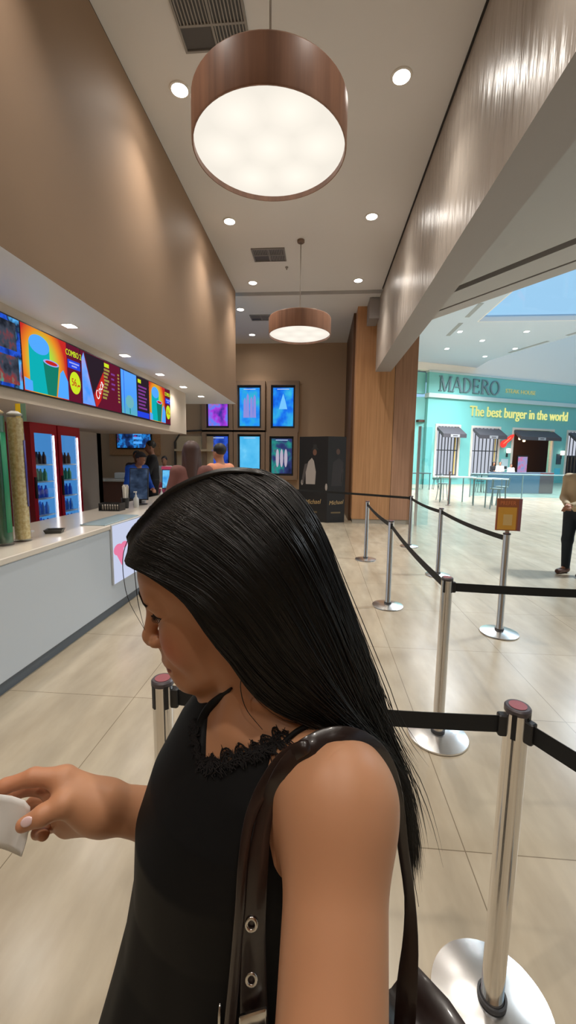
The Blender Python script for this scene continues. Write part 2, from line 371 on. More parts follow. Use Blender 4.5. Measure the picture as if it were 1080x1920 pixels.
# restaurant front: one long wall plane
FA = np.array([7.257, 29.0]); FB = np.array([20.18, 34.65]); fd = FB - FA; fl = float(np.linalg.norm(fd)); fd /= fl; fn = np.array([fd[1], -fd[0]])
FM = face((FA[0], FA[1], 0), (fn[0], fn[1], 0))          # local x along the wall, y up, z towards the mall
def fpt(px, py):
    d = CR.T @ np.array([(px - 540) / 760, (py - 960) / 760, 1.]); t = ((FA - EYE[:2]) @ fn) / (d[:2] @ fn); p = EYE + d * t; return float((p[:2] - FA) @ fd), float(p[2])
def fbox(b, x0, x1, y0, y1, z0, z1): k = len(b.v); b.box(x0, x1, y0, y1, z0, z1); return b.xf(FM, k)
teal = mat('teal_facade', srgb(118, 190, 186), rough=.5); teal2 = mat('teal_band', srgb(128, 198, 192), rough=.5); pale = mat('pale_moulding', srgb(196, 214, 214), rough=.5)
openings = []
for x0, x1, yt, yb in ((820, 861, 787, 884), (887, 936, 795, 886), (964, 1037, 799, 897), (1066, 1110, 803, 897)):
    u0, z1 = fpt(x0, yt); u1, _ = fpt(x1, yt); z0 = 0.02 if yb > 890 else .62; openings.append((u0, u1, z0, 4.05))
fw = MB(); us = [0.] + [v for o in openings for v in o[:2]] + [26.]
for i in range(0, len(us), 2): fbox(fw, us[i], us[i + 1], 0, 6.0, -.25, 0)
for u0, u1, z0, z1 in openings: fbox(fw, u0, u1, z1, 6.0, -.25, 0); fbox(fw, u0, u1, 0, z0, -.25, 0)
fw.box(FA[0] - 2.2, FA[0], 29.3, 29.55, 0, 6.0); struct(fw.build('wall_restaurant', teal), 'teal restaurant front')
struct(fbox(fbox(MB(), -.02, 26, 6.22, 7.62, -.25, .02), -2.2, 0, 6.22, 7.62, -.6, -.35).build('wall_restaurant_band', teal2))
struct(fbox(MB(), -.06, 26, 5.94, 6.22, -.3, .14).build('trim_16', pale)); struct(fbox(MB(), -.06, 26, 7.60, 7.72, -.3, .06).build('trim_17', pale))
struct(fbox(MB(), -3, 26, 7.72, 11.8, -.6, -.02).build('wall_restaurant_upper', mat('warm_white', srgb(244, 234, 222), rough=.7)))
inn = mat('restaurant_interior', srgb(74, 46, 34), rough=.7)
rb = MB(); fbox(rb, -.5, 26, 0, 6, -5, -4.8); struct(rb.build('wall_restaurant_rear', inn)); struct(fbox(MB(), -.5, 26, 4.3, 4.45, -4.8, -.25).build('ceiling_restaurant', inn))
frm = mat('cream_frame', srgb(214, 208, 198), rough=.5); bar = mat('dark_bar', (.03, .035, .04), rough=.5); daypane = emis('lit_window', srgb(220, 226, 240), .8)
for i, (u0, u1, z0, z1) in enumerate(openings):
    b = MB(); t = .14
    fbox(b, u0 - t, u0, z0, z1 + t, -.1, .08); fbox(b, u1, u1 + t, z0, z1 + t, -.1, .08); fbox(b, u0, u1, z1, z1 + t, -.1, .08)
    if z0 > .1: fbox(b, u0 - t, u1 + t, z0 - .12, z0, -.1, .12)
    if i == 2: struct(b.build('door_1', frm), 'cream door surround'); continue
    wdw = struct(b.build('window_%d' % (2 + i), frm)); g = MB(); n = 7
    for k in range(n + 1): x = u0 + (u1 - u0) * k / n; fbox(g, x - .018, x + .018, z0, z1, -.08, -.02)
    for y in (z0 + .05, z0 + (z1 - z0) * .52): fbox(g, u0, u1, y - .03, y + .03, -.085, -.015)
    g.build('grille', bar, wdw); fbox(MB(), u0, u1, z0 if i < 3 else 2.2, z1, -.14, -.10).build('pane', daypane, wdw)
    if i < 2: fbox(MB(), u1 - .22, u1 - .10, z0, z1, -.095, -.06).build('gilded_mullion', mat('gilt', srgb(214, 186, 110), rough=.4), wdw)

# ================================================================ ceiling lamps
lampw = mat('walnut_veneer', srgb(160, 118, 96), rough=.4, noise=((14, 14, .6), srgb(126, 92, 76), .32, .7))
diff = emis('lamp_diffuser', (1., .93, .82), 3.2)
def diffuser():
    m = MATS['lamp_diffuser']; nt = m.node_tree; N = nt.nodes; L = nt.links; e = [n for n in N if n.type == 'EMISSION'][0]
    tc = N.new('ShaderNodeTexCoord'); ac = None
    for i in range(7):        # the bulbs glowing through the diffuser
        a = 2 * PI * i / 6; c = (0, 0, 0) if i == 6 else (.34 * math.cos(a), .34 * math.sin(a), 0)
        s = N.new('ShaderNodeVectorMath'); s.operation = 'DISTANCE'; L.new(tc.outputs['Object'], s.inputs[0]); s.inputs[1].default_value = (c[0], c[1], .02)
        r = N.new('ShaderNodeMapRange'); r.inputs[1].default_value = .2; r.inputs[2].default_value = 0; r.inputs[3].default_value = 0; r.inputs[4].default_value = .16; L.new(s.outputs['Value'], r.inputs[0])
        if ac is None: ac = r.outputs[0]
        else:
            ad = N.new('ShaderNodeMath'); L.new(ac, ad.inputs[0]); L.new(r.outputs[0], ad.inputs[1]); ac = ad.outputs[0]
    ad = N.new('ShaderNodeMath'); ad.inputs[1].default_value = .93; L.new(ac, ad.inputs[0]); L.new(ad.outputs[0], e.inputs[1])
diffuser()
lp = thing('pendant_lamp', 'huge walnut drum pendant lamp hanging nearest, filling the upper middle of the ceiling', 'lamp', (-.40, 3.15, 3.75), 0, 'drum pendant lamps')
MB().lathe([(.528, .0), (.536, .0), (.54, .010), (.54, .27), (.532, .282), (.51, .282), (.51, .27), (.528, .26), (.528, .0)], n=64, caps=False).build('drum_shade', lampw, lp, 30)
MB().lathe([(.0, .034), (.526, .034), (.526, .044), (.0, .044)], n=64, caps=False).build('diffuser', diff, lp, 30)
MB().lathe([(.0, .268), (.51, .268), (.51, .276), (.0, .276)], n=48, caps=False).build('top_plate', mat('lamp_inner', (.6, .5, .42), rough=.6), lp, 30)
MB().cyl((0, 0, .27), (0, 0, 1.51), .008).build('hanging_rod', mat('rod_grey', (.5, .48, .46), rough=.4, metal=.6), lp, 180)
MB().lathe([(.0, 1.505), (.05, 1.505), (.062, 1.515), (.062, 1.55), (.0, 1.55)], n=24, caps=False).build('ceiling_rose', mat('rose_brown', srgb(128, 108, 92), rough=.5), lp, 40)
dup(lp, (-.40, 7.40, 3.75), label='walnut drum pendant lamp hanging farther back on a long rod')
ring = mat('downlight_trim', srgb(235, 232, 226), rough=.5); glow = emis('downlight_glow', (1., .95, .88), 20.)
def spot(name, loc, e, ang=1.75, col=(1., .93, .84), r=.05, blend=1.):
    l = bpy.data.lights.new(name, 'SPOT'); l.energy = e; l.spot_size = ang; l.spot_blend = blend; l.color = col; l.shadow_soft_size = r
    o = bpy.data.objects.new(name, l); COL.objects.link(o); o.location = loc; return o
rowL = ['nearest of the left row, just left of the big drum lamp', 'second of the left row, above the end of the tan wall', 'third of the left row, before the dark ceiling gap']
rowR = ['nearest of the right row, right of the big drum lamp', 'second of the right row, beside the plaster beam', 'third of the right row, before the dark ceiling gap']
dl0 = None
def downlight(x, y, lab, e=155, z=5.3):
    global dl0
    lab = 'round ceiling downlight, ' + lab
    if dl0 is None:
        dl0 = thing('downlight', lab, 'ceiling light', (x, y, z), 0, 'round downlights in the high ceiling')
        MB().lathe([(.082, -.012), (.10, -.012), (.105, 0), (.082, 0), (.082, -.012)], n=32, caps=False).build('trim_ring', ring, dl0, 40)
        MB().lathe([(0, -.014), (.081, -.012), (.081, -.004), (0, -.004)], n=32, caps=False).build('bulb_lens', glow, dl0, 40)
    else: dup(dl0, (x, y, z), label=lab)
    spot('downlight_beam', (x, y, z - .03), e); spot('downlight_spill', (x, y, z - .03), e * .16, 2.9)
for y, k in ((4.5, 0), (6.78, 1), (9.0, 2)):
    downlight(.71, y, rowR[k]); downlight(-1.49, y, rowL[k])
downlight(-2.05, 10.5, 'beyond the dark ceiling gap at left'); downlight(-.26, 10.6, 'beyond the dark ceiling gap, above the far drum lamp'); downlight(-2.1, 12.55, 'rearmost one, above the poster screens')
for y in (2.25, 0., -2.2):
    for x in (.71, -1.49): spot('downlight_beam', (x, y, 5.26), 155)
sq0 = None
for k, (y, lab) in enumerate(zip((2.8, 3.92, 5.04, 6.15, 7.2, 8.28), ('', 'nearest one, over the green and red menu picture', 'second one, over the menu list', 'third one, over the blue menu picture', 'fourth one, past the last menu screen', 'last one at the far end of the soffit'))):
    if k == 0: spot('soffit_beam', (-2.43, y, 2.83), 26, 2.5); continue
    if sq0 is None:
        sq0 = thing('square_downlight', 'small square soffit light, ' + lab, 'ceiling light', (-2.43, y, 2.86), 0, 'square lights in the soffit')
        MB().box(-.06, .06, -.06, .06, -.006, 0).build('trim_frame', ring, sq0); MB().box(-.048, .048, -.048, .048, -.009, -.006).build('bulb_lens', emis('soffit_glow', (1, .95, .88), 14), sq0)
    else: dup(sq0, (-2.43, y, 2.86), label='small square soffit light, ' + lab)
    spot('soffit_beam', (-2.43, y, 2.83), 26, 2.5)
ml0 = None
for k, (x, y, lab) in enumerate(((5.17, 19.7, 'tucked beside the plaster beam'), (6.98, 22.3, 'left of centre near the red reflection'), (8.7, 23.9, 'middle of the cluster'), (7.3, 25.5, 'lower left above the restaurant corner'), (10.3, 22.4, 'below the skylight edge'), (11.2, 25.6, 'by the curved cove slot'), (10.2, 27.4, 'lowest of the cluster, over the big sign'))):
    if ml0 is None:
        ml0 = thing('mall_downlight', 'square mall ceiling light, ' + lab, 'ceiling light', (x, y, Z), 0, 'square lights in the mall ceiling')
        MB().box(-.11, .11, -.11, .11, -.02, 0).build('trim_frame', ring, ml0); MB().box(-.095, .095, -.095, .095, -.03, -.02).build('bulb_lens', emis('mall_glow', (1, .97, .92), 12), ml0)
    else: dup(ml0, (x, y, Z), label='square mall ceiling light, ' + lab)
    spot('mall_beam', (x, y, Z - .06), 1700, 2.6, (.94, .97, 1.), .1)
for x, y in ((12, 16), (14, 8), (6, 6), (18, 12), (20, 24), (5, 15)): spot('mall_beam', (x, y, 5.4 if y < 9 else 7.9), 1900, 2.7, (.84, .93, 1), .3)  # added fill spots without fixtures, only to brighten the mall
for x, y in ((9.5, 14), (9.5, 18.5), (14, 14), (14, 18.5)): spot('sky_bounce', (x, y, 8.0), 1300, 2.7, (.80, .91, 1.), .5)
# air grilles
vg = mat('vent_metal', srgb(150, 146, 142), rough=.5); vd = mat('vent_dark', srgb(86, 84, 84), rough=.6)
def vent(x, y, lab, w=.60, d=.46):
    t = thing('air_vent', lab, 'vent', (x, y, 5.3), 0, 'ceiling air vents')
    MB().box(-w / 2, w / 2, -d / 2, d / 2, -.008, 0).build('backing', vd, t)
    b = MB(); q = .02
    b.box(-w / 2, w / 2, -d / 2, -d / 2 + q, -.022, -.008).box(-w / 2, w / 2, d / 2 - q, d / 2, -.022, -.008).box(-w / 2, -w / 2 + q, -d / 2 + q, d / 2 - q, -.022, -.008).box(w / 2 - q, w / 2, -d / 2 + q, d / 2 - q, -.022, -.008).box(-q / 2, q / 2, -d / 2 + q, d / 2 - q, -.022, -.008).box(-w / 2 + q, w / 2 - q, -q / 2, q / 2, -.0215, -.008); b.build('frame', vg, t)
    b = MB()
    for (x0, x1, y0, y1) in ((q / 2, w / 2 - q, -d / 2 + q, -q / 2), (q / 2, w / 2 - q, q / 2, d / 2 - q), (-w / 2 + q, -q / 2, -d / 2 + q, -q / 2)):
        n = 9
        for k in range(n): xx = x0 + (x1 - x0) * (k + .5) / n; b.box(xx - .007, xx + .004, y0, y1, -.02, -.0085)
    b.build('grille', vg, t)
vent(-1.0, 3.90, 'grey ceiling air vent above the big drum lamp, cut by the top edge'); vent(-1.0, 7.85, 'small grey ceiling air vent in the middle, left of the thin rod'); vent(-1.62, 11.1, 'far grey ceiling air vent beyond the dark gap', .55, .4)
sm = thing('smoke_detector', 'tiny sprinkler head on the ceiling beside the far lamp rod', 'sprinkler', (-.72, 8.35, 5.3)); MB().lathe([(0, -.05), (.012, -.05), (.012, -.02), (.03, -.015), (.03, 0), (0, 0)], n=16, caps=False).build('head', vg, sm, 40)

# ================================================================ menu screens over the counter
bez = mat('screen_bezel', (.02, .02, .022), rough=.4)
def flat(b, pts, z0=.0, z1=.002):
    n = len(pts); return b.add([(x, y, z0) for x, y in pts] + [(x, y, z1) for x, y in pts], [tuple(range(n))[::-1], tuple(range(n, 2 * n))] + [(i, (i + 1) % n, n + (i + 1) % n, n + i) for i in range(n)])
def rect(b, x0, x1, y0, y1, z0=0, z1=.002): return flat(b, [(x0, y0), (x1, y0), (x1, y1), (x0, y1)], z0, z1)
def orient(o, M): o.location = M.translation; o.rotation_euler = M.to_euler(); return o
def ell2(cx, cy, rx, ry, n=24, a0=0, a1=2 * PI): return [(cx + rx * math.cos(a0 + (a1 - a0) * i / n), cy + ry * math.sin(a0 + (a1 - a0) * i / n)) for i in range(n if a1 - a0 > 6.2 else n + 1)]
MW, MH = .875, .575; I4 = Matrix.Identity(4)
def T2(x, y, z): return Matrix.Translation((x, y, z))
E_yel = emis('screen_yellow', srgb(205, 230, 40), 1.); E_blue = emis('screen_blue', srgb(40, 70, 225), 1.); E_red = emis('screen_red', srgb(196, 40, 34), 1.); E_mar = emis('screen_maroon', srgb(104, 26, 50), .9)
E_teal = emis('screen_teal', srgb(16, 176, 182), 1.); E_grn = emis('screen_green', srgb(24, 130, 110), .9); E_lb = emis('screen_light_blue', srgb(84, 170, 255), 1.); E_lil = emis('screen_lilac', srgb(160, 170, 245), 1.); E_gold = emis('screen_gold', srgb(176, 160, 80), .8); E_white = emis('screen_white', (1, 1, 1), 1.); E_dk = emis('screen_dark', srgb(58, 44, 56), .6); E_pur = emis('screen_purple', srgb(140, 70, 160), .8)
def board(k, lab):
    t = thing('menu_board', lab, 'menu screen', group='menu screens over the counter'); orient(t, face((-2.63, 2.60 + .89 * k + .445, 2.475), (1, 0, 0)))
    rect(MB(), -.443, .443, -.30, .30, -.01, .012).build('bezel', bez, t); return t
def combo(k, lab):
    t = board(k, lab)
    rect(MB(), -MW / 2, MW / 2, -MH / 2, MH / 2, .012, .014).build('display', E_mar, t)
    rect(MB(), -MW / 2, .20, -MH / 2, MH / 2, .014, .015).build('picture_background', screen('combo_glow', [(0, srgb(235, 240, 60)), (.42, srgb(170, 220, 70)), (.75, srgb(235, 140, 40)), (1., srgb(200, 44, 40))], (2.9, 2.3, 1), 1., 'radial', 0, (-.16, -.02, 0)), t)
    flat(MB(), [(-.36, -.28), (-.08, -.28), (-.07, .16), (-.35, .16)], .015, .017).build('bucket_picture', E_teal, t)
    flat(MB(), ell2(-.21, .155, .14, .085), .017, .018).build('popcorn_picture', E_lb, t)
    flat(MB(), [(-.13, -.28), (.00, -.28), (.06, .02), (-.17, .02)], .018, .019).build('cup_picture', E_grn, t)
    flat(MB(), ell2(-.055, .025, .115, .028), .019, .020).build('cup_rim', E_lil, t); flat(MB(), ell2(-.055, .025, .09, .018), .020, .021).build('drink_surface', E_red, t)
    flat(MB(), [(.02, -.28), (.20, -.28), (.20, -.10), (.13, .0), (.08, -.04)], .016, .018).build('bag_picture', E_lb, t)
    flat(MB(), [(-.43, -.28), (-.33, -.28), (-.33, -.19), (-.43, -.17)], .016, .018).build('box_picture', E_lb, t)
    text('title', 'COMBO 2', .085, E_yel, t, T2(.325, .20, .016), .001, .72); rect(MB(), .215, .43, .05, .135, .015, .017).build('banner', E_blue, t)
    rect(rect(MB(), .24, .41, .10, .115, .017, .018), .28, .37, .07, .085, .017, .018).build('banner_lines', E_lil, t); flat(MB(), ell2(.33, -.09, .095, .115), .015, .017).build('price_disc', E_yel, t); text('price', '56,', .11, E_red, t, T2(.315, -.09, .018), .001, .8); rect(MB(), .375, .405, -.12, -.10, .017, .018).build('price_mark', E_red, t)
combo(1, 'menu screen with teal popcorn bucket and price disc, second from the near end'); 
t = board(0, 'menu screen with dark blue film montage, cut by the left edge')
rect(MB(), -MW / 2, MW / 2, -MH / 2, MH / 2, .012, .014).build('display', screen('montage_blue', [(.3, srgb(14, 20, 50)), (.45, srgb(40, 90, 220)), (.52, srgb(30, 40, 60)), (.6, srgb(90, 180, 250)), (.72, srgb(150, 40, 50))], (5, 4, 1), 1., seed=3.1), t)
rect(rect(MB(), .02, .39, .02, .25, .014, .016), .12, .40, -.26, -.03, .014, .016).build('film_still', screen('still_dark', [(.35, srgb(30, 34, 44)), (.5, srgb(70, 76, 90)), (.62, srgb(150, 60, 60)), (.75, srgb(60, 170, 150))], (9, 6, 1), .9, seed=8), t)
t = board(2, 'menu screen with tilted red cup poster beside a gold price list')
rect(MB(), -MW / 2, MW / 2, -MH / 2, MH / 2, .012, .014).build('display', E_mar, t)
flat(MB(), [(-.43, -.28), (-.18, -.28), (-.38, .27), (-.42, .20)], .014, .016).build('ice_picture', screen('ice', [(.3, srgb(60, 150, 255)), (.55, srgb(130, 170, 250)), (.75, srgb(210, 150, 200))], (4, 4, 1), 1.), t)
flat(MB(), [(-.36, .28), (.05, .28), (.05, .18), (-.21, -.14)], .014, .015).build('dark_picture', E_dk, t); flat(MB(), [(-.20, -.16), (.02, .14), (.04, .02), (-.06, -.20), (-.14, -.28), (-.17, -.28)], .015, .017).build('cup_picture', E_red, t)
text('cup_lettering', 'Coca', .13, E_white, t, T2(-.085, -.09, .018) @ Matrix.Rotation(1.0, 4, 'Z'), .0005, .9, .35)
b = MB()
for i in range(9): rect(b, .04 - .006 * i, .17 - .02 * (i % 3) - .006 * i, .17 - i * .042, .195 - i * .042, .014, .016)
for i in range(9): rect(b, .37, .41, .17 - i * .042, .192 - i * .042, .014, .016)
b.build('price_list', E_gold, t); b = MB()
for i in range(4): rect(b, .21, .30 - .02 * (i % 2), .15 - i * .06, .172 - i * .06, .014, .016)
b.build('price_column', E_pur, t); rect(MB(), .05, .16, .215, .26, .014, .016).build('list_heading', E_yel, t)
t = board(3, 'menu screen with bright blue picture of a small tree, fourth along')
rect(MB(), -MW / 2, MW / 2, -MH / 2, MH / 2, .012, .014).build('display', E_dk, t); rect(MB(), -.43, .02, -.28, .28, .014, .016).build('picture_background', screen('blue_sky', [(.0, srgb(96, 178, 190)), (.25, srgb(84, 170, 220)), (.5, srgb(80, 160, 255)), (1, srgb(90, 165, 255))], (.001, 1.9, .001), 1., 'radial', 0, (0, -.30, 0)), t)
flat(MB(), ell2(-.20, -.11, .12, .09, 9), .016, .018).build('tree_picture', emis('screen_tree', srgb(110, 180, 190), 1.), t); rect(MB(), -.21, -.19, -.27, -.12, .016, .017).build('trunk_picture', E_grn, t); rect(MB(), -.36, -.35, -.28, .28, .016, .017).build('divider', E_blue, t)
b = MB(); 
for i in range(7): rect(b, .08, .36 - .03 * (i % 3), .14 - i * .05, .165 - i * .05, .014, .016)
b.build('price_list', E_pur, t); rect(MB(), .03, .43, -.28, -.20, .014, .016).build('footer', E_blue, t); rect(MB(), .07, .17, .20, .25, .014, .016).build('list_heading', E_yel, t)
combo(4, 'smaller looking menu screen with teal bucket, last at the far end')

# ================================================================ counter
cwhite = mat('counter_white', srgb(200, 208, 216), rough=.35, spec=.5); ctop = mat('counter_top', srgb(226, 216, 202), rough=.15, spec=.6)
ct = thing('service_counter', 'long white service counter with pale stone top running along the left', 'counter', (-2.5, 4, 0))
MB().bevbox(-.40, .41, -3.6, 4.4, .09, .885, .008).build('body', cwhite, ct); MB().bevbox(-.46, .42, -3.62, 4.42, .885, .93, .006).build('countertop', ctop, ct)
MB().box(-.36, .385, -3.55, 4.35, 0, .09).build('plinth', mat('counter_plinth', srgb(96, 104, 112), rough=.5), ct)
lb = thing('lightbox_sign', 'glowing white lightbox with pink motif set into the counter front', 'sign', (-2.08, 4.32, 0))
MB().box(-.008, .012, -.46, .46, .31, .93).build('frame', mat('lightbox_edge', srgb(210, 214, 220), rough=.4), lb); MB().box(.012, .016, -.45, .45, .32, .92).build('panel', emis('lightbox_white', srgb(214, 222, 250), .85), lb)
b = MB(); M = face((.017, -.30, .64), (1, 0, 0))
k = len(b.v); flat(b, ell2(-.05, .02, .10, .06, 14), 0, .002); flat(b, ell2(.07, .05, .07, .035, 12), .002, .004); flat(b, [(-.12, 0), (.0, -.16), (.03, -.10), (.05, .02)], .004, .006); b.xf(M, k); b.build('motif', emis('lightbox_pink', srgb(244, 130, 170), .9), lb)
gi = thing('display_case_glass', 'glass inset lid of display case in the countertop', 'display case', (-2.17, 4.15, .93)); MB().bevbox(-.20, .06, -.34, .42, .0, .012, .003).build('lid', mat('inset_glass', srgb(168, 190, 200), rough=.06, spec=.8), gi)
tr = thing('serving_tray', 'small empty dark grey tray lying on the counter', 'tray', (-2.36, 3.41, .93), .35)
b = MB(); b.loft([[(-.062, -.05, 0), (.062, -.05, 0), (.062, .05, 0), (-.062, .05, 0)], [(-.075, -.06, .032), (.075, -.06, .032), (.075, .06, .032), (-.075, .06, .032)], [(-.068, -.054, .032), (.068, -.054, .032), (.068, .054, .032), (-.068, .054, .032)], [(-.058, -.046, .006), (.058, -.046, .006), (.058, .046, .006), (-.058, .046, .006)]]); b.build('tray_shell', mat('tray_grey', srgb(74, 74, 72), rough=.45), tr)
# popcorn tubes
acr = glassm('clear_acrylic', (.97, .98, .97), .2); cork = mat('popped_corn', srgb(250, 230, 176), rough=.8, noise=((42, 42, 42), srgb(212, 176, 108), .36, .66), bump=((60, 60, 60), .4, .006))
def corn_tube(x, y, lab, fill, sleeve, cap):
    t = thing('popcorn_tube', lab, 'display tube', (x, y, .93), 0)
    MB().lathe([(.053, 0), (.062, .0), (.062, .02), (.053, .02)], n=28).build('base_ring', acr, t, 40)
    MB().lathe([(.0, .02), (.053, .02), (.053, .97), (.0, .97)], n=28, caps=False).build('filling', fill, t, 40)
    MB().lathe([(.055, .01), (.057, .01), (.057, 1.0), (.055, 1.0), (.055, .01)], n=28, caps=False).build('tube_wall', acr, t, 40)
    MB().lathe([(.040, .985), (.052, .99), (.052, 1.0), (.026, 1.02), (.0, 1.02)], n=24).build('lid', cap, t, 40)
    s = MB(); n = 9; a0, a1 = sleeve[1]
    vs = [(.0592 * math.cos(a0 + (a1 - a0) * i / n), .0592 * math.sin(a0 + (a1 - a0) * i / n), z) for z in (sleeve[2], sleeve[3]) for i in range(n + 1)]; s.add(vs, [(i, i + 1, n + 2 + i, n + 1 + i) for i in range(n)]); so = s.build('sticker', sleeve[0], t, 180); md = so.modifiers.new('t', 'SOLIDIFY'); md.thickness = .0015
    return t
green = mat('green_liner', srgb(46, 122, 88), rough=.4, noise=((8, 8, 8), srgb(34, 96, 70), .4, .6)); stg = mat('green_sticker', srgb(38, 146, 104), rough=.4); stb = mat('blue_sticker', srgb(66, 62, 150), rough=.4); capy = mat('amber_cap', srgb(226, 190, 130), rough=.4)
corn_tube(-2.39, 2.87, 'tall green lined display tube on the counter at the left edge', green, (stg, (-.55, .25), .1, .85), capy)
tb = corn_tube(-2.365, 3.03, 'tall clear tube filled with popcorn beside the green tube', cork, (stb, (.02, .75), .28, .80), mat('clear_cap', srgb(200, 196, 186), rough=.3))
tg = thing('price_tag_card', 'yellow and green card standing up behind the popcorn tube', 'card', (-2.62, 3.42, .93)); MB().cyl((0, 0, 0), (0, 0, .98), .006).lathe([(.05, 0), (.05, .006)], n=16).build('stand', mat('card_stand', (.6, .6, .6), rough=.4), tg, 40); MB().box(-.035, .012, -.002, .002, .98, 1.13).build('yellow_card', mat('yellow_card', srgb(244, 200, 30), rough=.5), tg); MB().box(.014, .06, -.002, .002, .98, 1.13).build('green_card', mat('sage_card', srgb(112, 142, 118), rough=.5), tg)
# straw caddy and bits on the counter
cd = thing('counter_caddy', 'black basket caddy on the counter beside a cup of straws', 'caddy', (-2.66, 5.0, .93)); b = MB(); b.box(-.13, .13, -.08, .08, 0, .008)
for i in range(9): x = -.13 + .26 * i / 8; b.box(x - .006, x + .006, -.082, -.074, 0, .09)
b.box(-.135, .135, -.085, -.073, .085, .095).box(-.135, .135, .073, .085, 0, .095).box(-.137, -.127, -.08, .08, 0, .095).box(.127, .137, -.08, .08, 0, .095); b.build('basket', mat('black_plastic', (.02, .02, .022), rough=.45), cd); MB().bevbox(-.12, .12, -.065, .07, .01, .075, .01).build('sachets', mat('sachet_paper', srgb(210, 200, 190), rough=.8), cd)
sc = thing('straw_cup', 'white cup full of wrapped straws standing on the counter', 'straw holder', (-2.60, 5.24, .93)); MB().lathe([(.04, 0), (.052, .14), (.048, .14), (.036, .01)], n=20).build('cup', mat('black_plastic', (0, 0, 0)), sc, 40); b = MB()
for i in range(26): a = RNG.random() * 6.28; q = .03 * RNG.random() ** .5; b.cyl((q * math.cos(a), q * math.sin(a), .02), (q * 1.6 * math.cos(a), q * 1.6 * math.sin(a), .28 + .04 * RNG.random()), .006, n=6)
b.build('straws', mat('straw_white', srgb(236, 232, 224), rough=.6), sc, 60)['kind'] = 'stuff'
bo0 = thing('pump_bottle', 'clear pump bottle of hand gel left of the tilted screen', 'bottle', (-2.50, 5.35, .93), 0, 'pump bottles on the counter'); MB().lathe([(.03, 0), (.036, .01), (.036, .12), (.014, .15), (.014, .17)], n=20).build('bottle_body', mat('gel_clear', srgb(206, 210, 208), rough=.2), bo0, 40); MB().cyl((0, 0, .17), (0, 0, .21), .006).box(-.03, .012, -.008, .008, .205, .22).build('pump', mat('pump_white', srgb(240, 238, 234), rough=.4), bo0)
dup(bo0, (-2.44, 6.1, .93), .6, 'clear pump bottle standing right of the tilted screen')
def monitor(x, y, rz, lab, w, h, tilt, scr, z=1.02, top=None):
    t = thing('pos_monitor', lab, 'monitor', (x, y, .93), rz)
    MB().lathe([(.0, 0), (.10, 0), (.10, .012), (.03, .02), (.0, .02)], n=24, caps=False).build('base', bez, t, 40); MB().box(-.02, .02, -.015, .015, .012, z - .93 + h * .4).build('stem', bez, t)
    M = Matrix.Translation((0, -.03, z - .93 + h / 2)) @ Matrix.Rotation(tilt, 4, 'X') @ Matrix.Rotation(PI / 2, 4, 'X')
    b = MB(); b.bevbox(-w / 2, w / 2, -h / 2, h / 2, -.015, .012, .004).xf(M); b.build('casing', bez, t)
    b = MB(); rect(b, -w / 2 + .012, w / 2 - .012, -h / 2 + .015, h / 2 - .012, .0115, .0135); b.xf(M); b.build('display', scr, t)
    if top: MB().box(-w / 2, w / 2, -.05, .01, z - .93 + h, z - .93 + h + .05).build('top_panel', top, t)
    return t
monitor(-2.60, 5.7, .12, 'tall portrait self order screen tilted back on the counter', .27, .46, -.15, screen('order_screen', [(.3, srgb(30, 38, 52)), (.5, srgb(66, 82, 108)), (.7, srgb(110, 126, 150))], (5, 9, 7), .6, seed=2), 1.0)
monitor(-2.44, 6.6, .0, 'till monitor with bright blue page and pink strip on top', .34, .32, -.1, screen('till_screen', [(.3, srgb(60, 150, 225)), (.55, srgb(110, 196, 245)), (.7, srgb(70, 120, 150))], (6, 9, 9), 1., seed=5), 1.10, mat('pink_strip', srgb(232, 90, 140), rough=.5))
for x, y, l in ((-2.7, 6.0, 'grey card terminal on the counter right of the pump bottle'), (-2.35, 6.25, 'pale card terminal nearest the blue till monitor')):
    t = thing('card_terminal', l, 'card reader', (x, y, .93), .3, 'card terminals on the counter'); MB().loft([[(-.04, -.08, 0), (.04, -.08, 0), (.04, .08, 0), (-.04, .08, 0)], [(-.038, -.075, .03), (.038, -.075, .03), (.038, .078, .06), (-.038, .078, .06)]]).build('casing', mat('terminal_grey', srgb(150, 150, 152), rough=.4), t); MB().box(-.028, .028, .02, .06, .052, .064).build('display', bez, t)
# red drinks fridges
red = mat('fridge_red', srgb(190, 16, 40), rough=.3, spec=.5, coat=.3); fin = emis('lining_glow', srgb(86, 166, 248), .72); shelfm = mat('shelf_white', srgb(200, 225, 240), rough=.4)
def fridge(y, lab):
    t = thing('drinks_fridge', lab, 'fridge', (-4.02, y, .12), 0, 'red drinks fridges'); w = .285
    b = MB(); b.box(-.36, -.34, -w, w, 0, 1.99).box(-.34, 0, -w, -w + .03, 0, 1.99).box(-.34, 0, w - .03, w, 0, 1.99).box(-.34, 0, -w + .03, w - .03, 1.87, 1.99).box(-.34, 0, -w + .03, w - .03, 0, .14); b.build('cabinet', red, t)
    MB().box(-.338, -.33, -w + .03, w - .03, .14, 1.87).box(-.33, -.02, w - .036, w - .031, .14, 1.87).box(-.33, -.02, -w + .031, -w + .036, .14, 1.87).build('glowing_lining', fin, t)  # lining glows by itself, imitating LED light on a plain interior
    for z in (.36, .61, .86, 1.11, 1.36): MB().box(-.33, -.03, -w + .03, w - .03, z, z + .018).build('shelf', shelfm, t)
    d = MB().box(.0, .035, -w, -w + .075, .10, 1.97).box(.0, .035, w - .055, w, .10, 1.97).box(.0, .035, -w + .075, w - .055, 1.82, 1.97).box(.0, .035, -w + .075, w - .055, .10, .17).build('door', red, t)
    MB().box(.012, .018, -w + .075, w - .055, .17, 1.82).build('glass_pane', acr, d); MB().box(.035, .055, -w + .02, -w + .055, .9, 1.2).build('handle', bez, d)
    MB().box(.020, .034, w - .074, w - .06, .17, 1.80).build('led_strip', emis('led_white', (.92, .97, 1), 4.), t)
